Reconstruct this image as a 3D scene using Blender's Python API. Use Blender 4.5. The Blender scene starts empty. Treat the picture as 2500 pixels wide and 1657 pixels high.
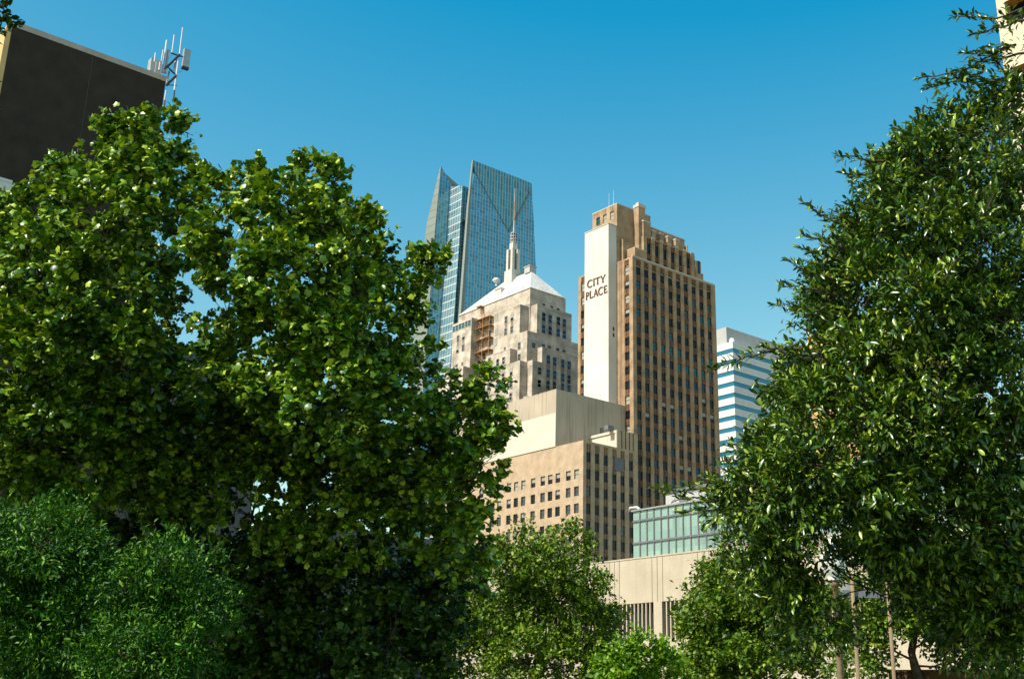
import bpy, math, random
import numpy as np
from mathutils import Vector, Matrix

# ------------------------------------------------------------------ camera, sky, sun, exposure
sc = bpy.context.scene
FPX, PITCH, ROLL, YAW = 2838.0, 0.31214867, 0.02642589, 0.67610339   # focal length in photo pixels, camera pitch/roll, city grid angle
EYE = np.array([0.0, 0.0, 1.6])
AX_R = np.array([math.cos(YAW), math.sin(YAW)])       # street direction that runs away to the right
AX_L = np.array([-math.sin(YAW), math.cos(YAW)])      # street direction that runs away to the left
r0 = np.array([1.0, 0, 0]); u0 = np.array([0, -math.sin(PITCH), math.cos(PITCH)]); FW = np.array([0, math.cos(PITCH), math.sin(PITCH)])
RT = math.cos(ROLL) * r0 + math.sin(ROLL) * u0
UP = -math.sin(ROLL) * r0 + math.cos(ROLL) * u0
cd = bpy.data.cameras.new("camera"); cam = bpy.data.objects.new("camera", cd); sc.collection.objects.link(cam)
cd.sensor_fit = 'HORIZONTAL'; cd.sensor_width = 36.0; cd.lens = FPX / 2500 * 36.0
cd.clip_start = 0.1; cd.clip_end = 8000
M4 = Matrix((tuple(RT), tuple(UP), tuple(-FW))).transposed().to_4x4(); M4.translation = Vector(EYE)
cam.matrix_world = M4
sc.camera = cam

SUN_EL = math.radians(50)
az = -AX_R * math.cos(math.radians(5)) + AX_L * math.sin(math.radians(5))
SUN_DIR = Vector((az[0] * math.cos(SUN_EL), az[1] * math.cos(SUN_EL), math.sin(SUN_EL)))
w = bpy.data.worlds.new("World"); sc.world = w; w.use_nodes = True
nt = w.node_tree; bg = nt.nodes["Background"]
sky = nt.nodes.new("ShaderNodeTexSky"); sky.sky_type = 'NISHITA'; sky.sun_disc = False
sky.sun_elevation = SUN_EL; sky.sun_rotation = math.atan2(az[0], az[1])
sky.air_density = 1.0; sky.dust_density = 0.3; sky.ozone_density = 1.0; sky.altitude = 300
sep = nt.nodes.new("ShaderNodeSeparateColor"); cmb = nt.nodes.new("ShaderNodeCombineColor")
nt.links.new(sky.outputs[0], sep.inputs[0]); nt.links.new(cmb.outputs[0], bg.inputs[0])
for ch, (k, o, lo) in enumerate(((1.7, -1.60, .05), (1.34, -.54, .1), (.60, 1.30, .2))):   # the film's cyan rendering of a clear sky
    a = nt.nodes.new("ShaderNodeMath"); a.operation = 'MULTIPLY_ADD'; a.inputs[1].default_value = k; a.inputs[2].default_value = o
    b = nt.nodes.new("ShaderNodeMath"); b.operation = 'MAXIMUM'; b.inputs[1].default_value = lo
    nt.links.new(sep.outputs[ch], a.inputs[0]); nt.links.new(a.outputs[0], b.inputs[0]); nt.links.new(b.outputs[0], cmb.inputs[ch])
bg.inputs[1].default_value = 0.12
sd = bpy.data.lights.new("sun", 'SUN'); sd.energy = 4.3; sd.angle = math.radians(0.5); sd.color = (1.0, 0.92, 0.79)
so = bpy.data.objects.new("sun", sd); sc.collection.objects.link(so)
so.rotation_euler = SUN_DIR.to_track_quat('Z', 'Y').to_euler()
sc.view_settings.view_transform = 'Standard'; sc.view_settings.look = 'None'
sc.view_settings.exposure = 0.75; sc.view_settings.gamma = 1.0
sc.cycles.max_bounces = 6; sc.cycles.transparent_max_bounces = 8; sc.cycles.diffuse_bounces = 1
sc.cycles.sample_clamp_indirect = 4.0

# ------------------------------------------------------------------ measuring helpers (sight lines into the calibrated world)
def ray(px, py): return (px - 1250) / FPX * RT - (py - 828.5) / FPX * UP + FW
def at(px, py, D):
    d = ray(px, py); return EYE + d * (D / d[1])
def far(px, py, D):
    d = ray(px, py); return EYE + d * (D / math.hypot(d[0], d[1]))

# ------------------------------------------------------------------ mesh helpers
C = sc.collection
def tag(o, label=None, cat=None, group=None, kind=None):
    if label: o['label'] = label
    if cat: o['category'] = cat
    if group: o['group'] = group
    if kind: o['kind'] = kind
    return o
def empty(name, loc, rz=0.0, **k):
    o = bpy.data.objects.new(name, None); C.objects.link(o); o.location = loc; o.rotation_euler = (0, 0, rz)
    o.empty_display_size = 0.5
    return tag(o, **k)

class MB:
    def __init__(s): s.v = []; s.f = []; s.m = []; s.sm = []
    def face(s, pts, m=0):
        i = len(s.v); s.v += [tuple(map(float, p)) for p in pts]; s.f.append(tuple(range(i, i + len(pts)))); s.m.append(m); s.sm.append(False)
    def box(s, x0, x1, y0, y1, z0, z1, m=0, bottom=True):
        x0, x1 = min(x0, x1), max(x0, x1); y0, y1 = min(y0, y1), max(y0, y1)
        i = len(s.v)
        s.v += [(x0, y0, z0), (x1, y0, z0), (x1, y1, z0), (x0, y1, z0), (x0, y0, z1), (x1, y0, z1), (x1, y1, z1), (x0, y1, z1)]
        F = [(4, 5, 6, 7), (0, 1, 5, 4), (1, 2, 6, 5), (2, 3, 7, 6), (3, 0, 4, 7)] + ([(3, 2, 1, 0)] if bottom else [])
        for f in F: s.f.append(tuple(i + k for k in f)); s.m.append(m); s.sm.append(False)
    def tube(s, pts, rad, n=8, m=0, cap=True):
        P = [np.array(p, float) for p in pts]
        R = [rad] * len(P) if np.isscalar(rad) else rad
        base = len(s.v)
        for k, p in enumerate(P):
            t = P[min(k + 1, len(P) - 1)] - P[max(k - 1, 0)]; t = t / (np.linalg.norm(t) + 1e-9)
            a = np.cross(t, [0.0, 0, 1.0]);
            if np.linalg.norm(a) < 1e-3: a = np.array([1.0, 0, 0])
            a /= np.linalg.norm(a); b = np.cross(t, a)
            for j in range(n):
                an = 2 * math.pi * j / n; q = p + R[k] * (math.cos(an) * a + math.sin(an) * b); s.v.append(tuple(q))
        for k in range(len(P) - 1):
            for j in range(n):
                a0 = base + k * n + j; a1 = base + k * n + (j + 1) % n
                s.f.append((a0, a1, a1 + n, a0 + n)); s.m.append(m); s.sm.append(True)
        if cap:
            s.f.append(tuple(base + j for j in range(n))); s.m.append(m); s.sm.append(False)
            s.f.append(tuple(base + (len(P) - 1) * n + j for j in range(n))); s.m.append(m); s.sm.append(False)
    def lathe(s, c, prof, n=16, m=0):
        s.tube([(c[0], c[1], c[2] + z) for r, z in prof], [max(r, 1e-3) for r, z in prof], n, m)
    def wall(s, face, plane, u0, u1, z0, z1, holes, depth, m=0, mr=None, end=True):
        """one wall skin with real openings: holes = (u0,u1,z0,z1), reveals run `depth` inwards"""
        mr = m if mr is None else mr
        P = (lambda u, d, z: (u, plane + d, z)) if face == 'R' else (lambda u, d, z: (plane + d, u, z))
        us = sorted({u0, u1, *[round(h[k], 4) for h in holes for k in (0, 1)]}); us = [u for u in us if u0 - 1e-6 <= u <= u1 + 1e-6]
        zs = sorted({z0, z1, *[round(h[k], 4) for h in holes for k in (2, 3)]}); zs = [z for z in zs if z0 - 1e-6 <= z <= z1 + 1e-6]
        for a, b in zip(us[:-1], us[1:]):
            run = None
            for c, d in zip(zs[:-1], zs[1:]):
                um, zm = (a + b) / 2, (c + d) / 2
                hit = any(h[0] < um < h[1] and h[2] < zm < h[3] for h in holes)
                if not hit:
                    run = (run[0], d) if run else (c, d)
                if (hit or d == zs[-1]) and run:
                    s.face([P(a, 0, run[0]), P(b, 0, run[0]), P(b, 0, run[1]), P(a, 0, run[1])], m); run = None
        for a, b, c, d in holes:
            s.face([P(a, 0, c), P(a, depth, c), P(a, depth, d), P(a, 0, d)], mr)
            s.face([P(b, 0, c), P(b, depth, c), P(b, depth, d), P(b, 0, d)], mr)
            s.face([P(a, 0, d), P(b, 0, d), P(b, depth, d), P(a, depth, d)], mr)
            s.face([P(a, 0, c), P(b, 0, c), P(b, depth, c), P(a, depth, c)], mr)
        s.face([P(u0, 0, z1), P(u1, 0, z1), P(u1, depth, z1), P(u0, depth, z1)], m)
        if end: s.face([P(u1, 0, z0), P(u1, depth, z0), P(u1, depth, z1), P(u1, 0, z1)], m)
    def build(s, name, mats, parent=None, label=None, kind=None):
        me = bpy.data.meshes.new(name); me.from_pydata(s.v, [], s.f)
        mats = mats if isinstance(mats, (list, tuple)) else [mats]
        for mt in mats: me.materials.append(mt)
        me.polygons.foreach_set('material_index', s.m); me.polygons.foreach_set('use_smooth', s.sm); me.update()
        o = bpy.data.objects.new(name, me); C.objects.link(o)
        if parent: o.parent = parent
        return tag(o, label=label, kind=kind)

# ------------------------------------------------------------------ materials
def new_mat(name):
    m = bpy.data.materials.new(name); m.use_nodes = True
    return m, m.node_tree, m.node_tree.nodes["Principled BSDF"]
def mathn(nt, op, a, b=None, c=None):
    n = nt.nodes.new("ShaderNodeMath"); n.operation = op
    for i, v in enumerate((a, b, c)):
        if v is None: continue
        if isinstance(v, (int, float)): n.inputs[i].default_value = v
        else: nt.links.new(v, n.inputs[i])
    return n.outputs[0]
def mixc(nt, fac, a, b, blend='MIX'):
    n = nt.nodes.new("ShaderNodeMix"); n.data_type = 'RGBA'; n.blend_type = blend
    for k, v in ((0, fac), (6, a), (7, b)):
        if isinstance(v, (int, float)): n.inputs[k].default_value = v
        elif isinstance(v, tuple): n.inputs[k].default_value = (*v, 1)[:4]
        else: nt.links.new(v, n.inputs[k])
    return n.outputs[2]
def noise(nt, vec, scale, detail=3, stretch=None):
    n = nt.nodes.new("ShaderNodeTexNoise"); n.inputs['Scale'].default_value = scale; n.inputs['Detail'].default_value = detail
    if stretch:
        mp = nt.nodes.new("ShaderNodeMapping"); mp.inputs['Scale'].default_value = stretch; nt.links.new(vec, mp.inputs[0]); vec = mp.outputs[0]
    nt.links.new(vec, n.inputs['Vector']); return n.outputs['Fac']
def ramp(nt, fac, lo, hi):
    n = nt.nodes.new("ShaderNodeMapRange"); n.inputs[1].default_value = lo; n.inputs[2].default_value = hi
    nt.links.new(fac, n.inputs[0]); return n.outputs[0]
def stone(name, col, var=0.25, scale=0.5, streak=0.0, rough=0.85, fine=6.0, joint=None, warm=None):
    """masonry: large blotches, fine grain, optional rain streaks and coursing joints"""
    m, nt, p = new_mat(name); tc = nt.nodes.new("ShaderNodeTexCoord").outputs['Object']
    dark = tuple(c * (1 - var) for c in col); lite = tuple(min(1, c * (1 + var * .6)) for c in col)
    c = mixc(nt, ramp(nt, noise(nt, tc, scale, 5), .3, .7), dark, lite)
    g = ramp(nt, noise(nt, tc, fine, 2), .25, .75)
    c = mixc(nt, g, c, mixc(nt, 1.0, c, tuple([1.0 - var * .55] * 3), 'MULTIPLY'))
    if warm: c = mixc(nt, ramp(nt, noise(nt, tc, scale * 2.7, 3), .5, .75), c, warm)
    if streak:
        st = ramp(nt, noise(nt, tc, 1.0, 4, (1.2, 1.2, 0.05)), .52, .75)
        c = mixc(nt, mathn(nt, 'MULTIPLY', st, streak), c, tuple(x * .35 for x in col))
    if joint:
        sx = nt.nodes.new("ShaderNodeSeparateXYZ"); nt.links.new(tc, sx.inputs[0])
        fz = mathn(nt, 'FRACT', mathn(nt, 'DIVIDE', sx.outputs[2], joint))
        ln = mathn(nt, 'LESS_THAN', fz, .07)
        c = mixc(nt, mathn(nt, 'MULTIPLY', ln, .35), c, tuple(x * .45 for x in col))
    nt.links.new(c, p.inputs['Base Color']); p.inputs['Roughness'].default_value = rough; p.inputs['Specular IOR Level'].default_value = 0.2
    b = nt.nodes.new("ShaderNodeBump"); b.inputs['Strength'].default_value = .15; b.inputs['Distance'].default_value = .05
    nt.links.new(g, b.inputs['Height']); nt.links.new(b.outputs[0], p.inputs['Normal'])
    return m
def plain(name, col, rough=0.5, metal=0.0, var=0.12, scale=2.0, spec=0.4):
    m, nt, p = new_mat(name); tc = nt.nodes.new("ShaderNodeTexCoord").outputs['Object']
    c = mixc(nt, ramp(nt, noise(nt, tc, scale, 3), .3, .7), tuple(x * (1 - var) for x in col), tuple(min(1, x * (1 + var)) for x in col))
    nt.links.new(c, p.inputs['Base Color']); p.inputs['Roughness'].default_value = rough; p.inputs['Metallic'].default_value = metal
    p.inputs['Specular IOR Level'].default_value = spec
    return m
def glassy(name, col, rough=0.08, metal=0.0, spec=0.6):
    m, nt, p = new_mat(name); tc = nt.nodes.new("ShaderNodeTexCoord").outputs['Object']
    c = mixc(nt, noise(nt, tc, .8, 2), tuple(x * .8 for x in col), tuple(min(1, x * 1.2) for x in col))
    nt.links.new(c, p.inputs['Base Color']); p.inputs['Roughness'].default_value = rough; p.inputs['Metallic'].default_value = metal
    p.inputs['Specular IOR Level'].default_value = spec
    return m
def curtain(name, glass, line, du, dv, wu, wv, metal=0.6, rough=0.15, var=0.25, band=None, line_rough=0.5):
    """curtain wall: glass sheets between mullions, du x dv metres; band = (period, share, colour) for spandrel strips"""
    m, nt, p = new_mat(name); tc = nt.nodes.new("ShaderNodeTexCoord").outputs['Object']
    sx = nt.nodes.new("ShaderNodeSeparateXYZ"); nt.links.new(tc, sx.inputs[0])
    u = mathn(nt, 'ADD', sx.outputs[0], sx.outputs[1]); z = sx.outputs[2]
    cu = mathn(nt, 'FLOOR', mathn(nt, 'DIVIDE', u, du)); cv = mathn(nt, 'FLOOR', mathn(nt, 'DIVIDE', z, dv))
    cx = nt.nodes.new("ShaderNodeCombineXYZ"); nt.links.new(cu, cx.inputs[0]); nt.links.new(cv, cx.inputs[1])
    wn = nt.nodes.new("ShaderNodeTexWhiteNoise"); nt.links.new(cx.outputs[0], wn.inputs['Vector'])
    g = mixc(nt, wn.outputs['Value'], tuple(x * (1 - var) for x in glass), tuple(min(1, x * (1 + var)) for x in glass))
    if band:
        fb = mathn(nt, 'LESS_THAN', mathn(nt, 'FRACT', mathn(nt, 'DIVIDE', z, band[0])), band[1])
        g = mixc(nt, fb, g, band[2])
    lu = mathn(nt, 'LESS_THAN', mathn(nt, 'FRACT', mathn(nt, 'DIVIDE', u, du)), wu / du)
    lv = mathn(nt, 'LESS_THAN', mathn(nt, 'FRACT', mathn(nt, 'DIVIDE', z, dv)), wv / dv)
    ln = mathn(nt, 'MAXIMUM', lu, lv)
    nt.links.new(mixc(nt, ln, g, line), p.inputs['Base Color'])
    inv = mathn(nt, 'SUBTRACT', 1.0, ln)
    nt.links.new(mathn(nt, 'MULTIPLY', inv, metal), p.inputs['Metallic'])
    nt.links.new(mathn(nt, 'MULTIPLY_ADD', ln, line_rough - rough, rough), p.inputs['Roughness'])
    b = nt.nodes.new("ShaderNodeBump"); b.inputs['Strength'].default_value = .02; nt.links.new(wn.outputs['Value'], b.inputs['Height'])
    return m
def leafmat(name, c1, c2, c3, rough=0.4, trans=0.35, spec=0.5, tcol=None):
    """leaf: hue varies leaf by leaf, glossy upper side, some light through the blade"""
    m, nt, p = new_mat(name); geo = nt.nodes.new("ShaderNodeNewGeometry")
    cr = nt.nodes.new("ShaderNodeValToRGB"); e = cr.color_ramp.elements
    e[0].color = (*c1, 1); e[1].color = (*c3, 1); k = cr.color_ramp.elements.new(.62); k.color = (*c2, 1)
    nt.links.new(geo.outputs['Random Per Island'], cr.inputs[0])
    nt.links.new(cr.outputs[0], p.inputs['Base Color']); p.inputs['Roughness'].default_value = rough; p.inputs['Specular IOR Level'].default_value = spec
    tr = nt.nodes.new("ShaderNodeBsdfTranslucent")
    nt.links.new(mixc(nt, 1.0, cr.outputs[0], tcol or (1.6, 1.5, .5), 'MULTIPLY'), tr.inputs[0])
    mx = nt.nodes.new("ShaderNodeMixShader"); mx.inputs[0].default_value = trans
    nt.links.new(p.outputs[0], mx.inputs[1]); nt.links.new(tr.outputs[0], mx.inputs[2])
    nt.links.new(mx.outputs[0], nt.nodes["Material Output"].inputs[0])
    return m

MT = {
    'cp_brick': stone('tan_brick', (.39, .27, .17), .34, .35, .35, fine=4, joint=.9),
    'cp_spandrel': stone('red_brown_terracotta', (.20, .105, .06), .3, .8),
    'cp_groove': stone('dark_groove_brick', (.10, .045, .025), .3, .8),
    'cp_shaft': stone('cream_render', (.585, .555, .525), .09, .2, .3),
    'cp_cap': stone('pale_cap_stone', (.50, .44, .38), .12, .6),
    'fn_lime': stone('grey_limestone', (.53, .455, .385), .42, .3, .25, fine=1.6, joint=3.9),
    'fn_spandrel': stone('brown_spandrel', (.27, .20, .155), .25, .8),
    'fn_roof': stone('white_metal_roof', (.58, .565, .54), .2, .25, .45, rough=.6),
    'fn_spire': stone('white_spire_stone', (.55, .52, .48), .12, .6),
    'rust': plain('rusty_orange_steel', (.33, .165, .065), .7, 0, .4, 3),
    'k_conc': stone('stained_concrete', (.43, .36, .285), .15, .12, .75),
    'k_pale': stone('pale_render', (.58, .515, .435), .08, .3, .05),
    'k_brick': stone('buff_brick', (.46, .34, .235), .2, .5, .08, joint=.6),
    'm_conc': stone('board_concrete', (.50, .435, .335), .12, .35, .25, fine=4),
    'k_spandrel': stone('brown_brick_spandrel', (.30, .195, .115), .3, .8),
    'm_joint': stone('shaded_joint', (.22, .19, .145), .1, .5),
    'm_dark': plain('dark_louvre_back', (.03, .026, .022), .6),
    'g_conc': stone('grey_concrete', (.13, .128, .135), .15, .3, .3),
    'b_seam': stone('cladding_seam', (.075, .062, .052), .2, .5),
    'b_clad': stone('dark_brown_cladding', (.044, .033, .027), .25, .6, .2),
    'b_cap': stone('parapet_stone', (.42, .37, .33), .15, .6),
    'b_tan': stone('tan_end_wall', (.62, .42, .20), .15, .5, .2),
    'peach': stone('peach_stucco', (.62, .36, .17), .12, .4, .1),
    'cream': stone('cream_precast', (.66, .56, .42), .12, .5, .15),
    'ochre': stone('lit_tone_reveal', (.56, .33, .09), .1, .5),  # ochre imitates warm sunlight on the window reveals
    'h_white': stone('white_panel', (.66, .66, .66), .06, .3, .04, joint=1.25),
    'h_grey': stone('pale_grey_panel', (.42, .42, .42), .08, .3, .05),
    'g_dark': glassy('dark_glass', (.008, .009, .014), .06, 0, .22),
    'g_blue': glassy('blue_glass', (.008, .03, .075), .08, .1, .35),
    'g_teal': glassy('teal_reflection_glass', (.012, .085, .105), .1, .25, .45),  # teal in the base colour imitates reflecting panes
    'g_blind': plain('window_blind', (.30, .28, .24), .5),
    'g_grey': glassy('grey_glass', (.045, .05, .055), .15, 0, .5),
    'frame': plain('window_frame', (.04, .03, .025), .5),
    'frame_pale': plain('pale_window_frame', (.45, .42, .38), .5),
    'steel': plain('galvanised_steel', (.42, .42, .42), .45, .5),
    'h_glass': glassy('blue_band_glass', (.03, .21, .33), .2, .2, .5),
    'white_paint': plain('white_paint', (.55, .55, .55), .4),
    'dark_metal': plain('dark_metal', (.05, .05, .055), .5, .3),
    'post': stone('tan_concrete_post', (.24, .175, .105), .12, 3, 0),
    'globe': plain('opal_globe', (.72, .72, .70), .25, 0, .02),
    'letters': plain('bronze_letters', (.12, .055, .025), .5, .3),
    'red_paint': plain('red_paint', (.45, .05, .03), .5),
    'vent': plain('vent_grille', (.14, .145, .17), .6),
    'brown_wall': stone('brown_brick_wall', (.11, .06, .03), .3, 2.0, 0, joint=.075),
    'paving': stone('city_paving', (.18, .14, .10), .3, .02, 0),
    'ground': stone('lawn', (.05, .075, .025), .35, .3, 0),
}
MT['dv_main'] = curtain('tower_glass', (.12, .34, .43), (.36, .43, .43), 1.72, 2.03, .36, .17, .7, .2, .22)
MT['dv_crown'] = curtain('tower_crown_glass', (.095, .30, .33), (.36, .42, .40), 1.72, 4.05, .45, .12, .65, .25, .2)
MT['dv_core'] = curtain('tower_lit_tone_glass', (.22, .40, .48), (.50, .53, .52), 1.9, 4.05, .16, .5, .6, .2, .2, band=(12.15, .5, (.30, .47, .54)))  # paler colour imitates sun and reflection on the core's left face
MT['dv_grey'] = curtain('tower_grey_metal', (.19, .215, .19), (.14, .16, .145), 60., 4.05, .01, .7, .1, .55, .05)
MT['dv_edge'] = stone('tower_pale_edge', (.21, .245, .24), .06, .5)
MT['n_glass'] = curtain('green_spandrel_glass', (.245, .37, .325), (.12, .18, .16), 1.02, 2.1, 0, 0, .15, .15, .16)

# ------------------------------------------------------------------ buildings: local frame x = AX_R, y = AX_L
class Bld:
    def __init__(s, name, label, cat, corner, group=None):
        s.C = np.array(corner[:2], float)
        s.o = empty(name, (s.C[0], s.C[1], 0), YAW, label=label, cat=cat, group=group)
        s.wins = []
    def R(s, px, py, y=0.0):
        d = ray(px, py); o = s.C + AX_L * y; k = (o @ AX_L) / (d[:2] @ AX_L); p = EYE + d * k
        return float((p[:2] - s.C) @ AX_R), float(p[2])
    def L(s, px, py, x=0.0):
        d = ray(px, py); o = s.C + AX_R * x; k = (o @ AX_R) / (d[:2] @ AX_R); p = EYE + d * k
        return float((p[:2] - s.C) @ AX_L), float(p[2])
    def win(s, face, u, z, plane, w_, h_, kind, pri=0): s.wins.append((pri, face, u, z, plane, w_, h_, kind))
    def flush(s, rail=True, frame='frame', name='window', limit=100):
        s.wins.sort(key=lambda t: t[0])
        cache = {}
        def geom(mb, w_, h_, kind, tr=lambda p: p, blind=0.5):
            t = min(.09, w_ * .07)
            i = len(mb.v); a, c = w_ / 2, h_ / 2
            mb.face([(-a, .05, -c), (a, .05, -c), (a, .05, c), (-a, .05, c)], KI[kind])
            if kind == 'half': mb.face([(-a, .03, c - h_ * blind), (a, .03, c - h_ * blind), (a, .03, c), (-a, .03, c)], KI['blind'])
            mb.box(-a, -a + t, -.02, .06, -c, c, 0); mb.box(a - t, a, -.02, .06, -c, c, 0)
            mb.box(-a + t, a - t, -.02, .06, -c, -c + t, 0); mb.box(-a + t, a - t, -.02, .06, c - t, c, 0)
            if rail: mb.box(-a + t, a - t, -.015, .06, -t * .4, t * .4, 0)
            mb.v[i:] = [tr(p) for p in mb.v[i:]]
        KI = {'dark': 1, 'blue': 2, 'teal': 3, 'blind': 4, 'grey': 5, 'half': 1}
        mats = [MT[frame], MT['g_dark'], MT['g_blue'], MT['g_teal'], MT['g_blind'], MT['g_grey']]
        for pri, face, u, z, pl, w_, h_, kind in s.wins[:limit]:
            key = (round(w_, 2), round(h_, 2), kind)
            if key not in cache:
                mb = MB(); geom(mb, w_, h_, kind); o = mb.build(name, mats, s.o); cache[key] = o
            else:
                o = cache[key].copy(); C.objects.link(o); o.parent = s.o
            o.location = (u, pl, z) if face == 'R' else (pl, u, z)
            o.rotation_euler = (0, 0, 0 if face == 'R' else -math.pi / 2)
        if s.wins[limit:]:
            mb = MB()
            for pri, face, u, z, pl, w_, h_, kind in s.wins[limit:]:
                if face == 'R': geom(mb, w_, h_, kind, lambda p: (p[0] + u, p[1] + pl, p[2] + z))
                else: geom(mb, w_, h_, kind, lambda p: (p[1] + pl, -p[0] + u, p[2] + z))
            mb.build(name, mats, s.o, kind='stuff')
rng = np.random.default_rng(7); random.seed(7)

# ---- ground
mb = MB(); mb.face([(-3000, -500, 0), (3000, -500, 0), (3000, 5000, 0), (-3000, 5000, 0)])
tag(mb.build('ground', MT['ground']), kind='structure')
mb = MB(); mb.face([(-1500, 78, .02), (1500, 78, .02), (1500, 2500, .02), (-1500, 2500, .02)])  # out-of-view paving, added to bounce warm light onto shaded walls
tag(mb.build('pavement', MT['paving']), kind='structure')

# ---- tan brick tower with the cream shaft and the lettering
cp = Bld('brick_skyscraper', 'tan brick skyscraper with stepped top and cream shaft lettered CITY PLACE', 'skyscraper', far(1544.1, 627.5, 300))
XR = 34.0; YL = 22.06; ZT = 122.9; D0 = .45
colx = [2.31, 5.39, 8.5, 11.79, 15.05, 18.28, 21.44, 24.77, 27.94, 31.2]
rowz = [119.2 - 4.098 * k for k in range(24)]
W2 = .95
strips = [(x - W2, x + W2, 18.0, ZT - .5) for x in colx]
mb = MB(); mb.wall('R', 0, 0, XR, 0, ZT, strips, D0, 0)
# left face: right strip between shaft and corner, left strip beyond the shaft
SH0, SH1, SHX = 6.25, 16.05, -3.15
ycA = cp.L(1530.2, 700)[0]; ycB = cp.L(1423.6, 760)[0]
ycs = [ycA, ycB]
mb.wall('L', 0, 0, YL, 0, ZT, [(y - W2, y + W2, 18.0, ZT - .5) for y in ycs], D0, 0)
mb.box(D0, XR, D0, YL, 0, ZT, 0)
# paired fluting grooves on the left face and crenel caps
for y in (4.35, 4.95): mb.box(-.06, .1, y - .09, y + .09, 18, ZT - .3, 1)
for k, x in enumerate(colx):
    for z in [ZT + 1.0] + rowz:
        zt = min(z - 1.17, ZT - .5); zb = max(z - 2.93, 18.0)
        if zt - zb < .4: continue
        for a, b in ((-W2, -.42), (-.20, .20), (.42, W2)): mb.box(x + a, x + b, .10, D0 - .02, zb, zt, 1)
for y in ycs:
    for z in [ZT + 1.0] + rowz:
        zt = min(z - 1.17, ZT - .5); zb = max(z - 2.93, 18.0)
        if zt - zb < .4: continue
        for a, b in ((-W2, -.42), (-.20, .20), (.42, W2)): mb.box(.10, D0 - .02, y + a, y + b, zb, zt, 1)
mb.build('wall', [MT['cp_brick'], MT['cp_spandrel']], cp.o)
def cpkind(r, c):
    q = random.random()
    if r == 0: return 'dark'
    if 1 <= r <= 4: return 'teal' if (c in (0,) and r < 4) or (q < .12) else ('grey' if q < .5 else 'dark')
    if r in (5, 6) and c >= 2: return 'teal' if abs((r - 4) * 3.2 - c) < 2.2 or c > 7 else 'dark'
    return 'half' if q < .07 else ('grey' if q < .14 else ('blue' if q < .3 else 'dark'))
for r, z in enumerate(rowz):
    for c, x in enumerate(colx):
        cp.win('R', x, z, D0 - .12, 1.84, 2.35, cpkind(r, c), pri=r * 10 + 20)
    for y in ycs:
        cp.win('L', y, z, D0 - .12, 1.84, 2.35, 'blind' if random.random() < .25 else ('half' if random.random() < .3 else 'dark'), pri=r)
cp.flush()
mb = MB(); mb.box(SHX, -.01, SH0, SH1, 0, 133.75, 0); mb.box(SHX - .12, -.01, SH0 - .12, SH1 + .12, 133.75, 134.0, 1)
shaft = mb.build('shaft', [MT['cp_shaft'], MT['cp_cap']], cp.o)
mb = MB()
for z in (cp.R(1491.5, 801, SH0)[1], cp.R(1492, 816, SH0)[1]):
    mb = MB(); mb.box(-1.55, -.95, SH0 - .04, SH0 + .01, z - .55, z + .55, 0); mb.build('vent', MT['cp_groove'], shaft)
# top tower
TY0, TY1, TZ = 6.12, 16.3, 140.75
tx1 = cp.R(1546, 512, TY0)[0]
mb = MB()
wy = [cp.L(1380 + 540 / 4.7525, 470 + 265 / 4.7525)[0], cp.L(1380 + 458 / 4.7525, 470 + 300 / 4.7525)[0], cp.L(1380 + 380 / 4.7525, 470 + 335 / 4.7525)[0]]
wz = cp.L(1380 + 540 / 4.7525, 470 + 265 / 4.7525)[1]
mb.wall('L', .05, TY0, TY1, ZT, TZ, [(y - .8, y + .8, wz - 1.25, wz + 1.25) for y in wy], .4, 0)
mb.box(.45, tx1 + 7, TY0, TY1, ZT, TZ, 0); mb.face([(.05, TY0, ZT), (.45, TY0, ZT), (.45, TY0, TZ), (.05, TY0, TZ)], 0)
mb.box(0, tx1 + 7.1, TY0 - .06, TY1 + .06, TZ, TZ + .3, 1)
for y in wy:
    for d in (-.35, .35): mb.box(-.0, .1, y + d - .1, y + d + .1, wz + 1.3, TZ - .1, 2)
tw = mb.build('tower_block', [MT['cp_brick'], MT['cp_cap'], MT['cp_spandrel']], cp.o)
for y, mi in zip(wy, (0, 0, 1)):
    mb = MB(); mb.box(.36, .42, y - .8, y + .8, wz - 1.25, wz + 1.25, 0); mb.box(.33, .36, y - .8, y + .8, wz - .05, wz + .05, 1); mb.build('window', [MT[('g_blind', 'g_teal')[mi]], MT['frame']], tw)
# chimney block beside the tower
chy, chz = cp.L(1559, 504, tx1); chx = cp.R(1575, 513, chy)[0]; chx2, chz2 = cp.R(1589.5, 531, chy)
mb = MB(); mb.box(tx1, chx, chy, TY0 - .07, ZT, chz, 0); mb.box(tx1 - .15, chx + .15, chy - .15, TY0 - .07, chz, chz + .9, 1); mb.box(tx1 + .5, chx - .5, chy + .5, TY0 - .5, chz + .9, chz + 1.7, 1)
mb.box(chx, chx2, chy + .3, TY0 + 6, ZT, chz2, 0)
mb.build('chimney_block', [MT['cp_brick'], MT['cp_cap']], cp.o)
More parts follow.
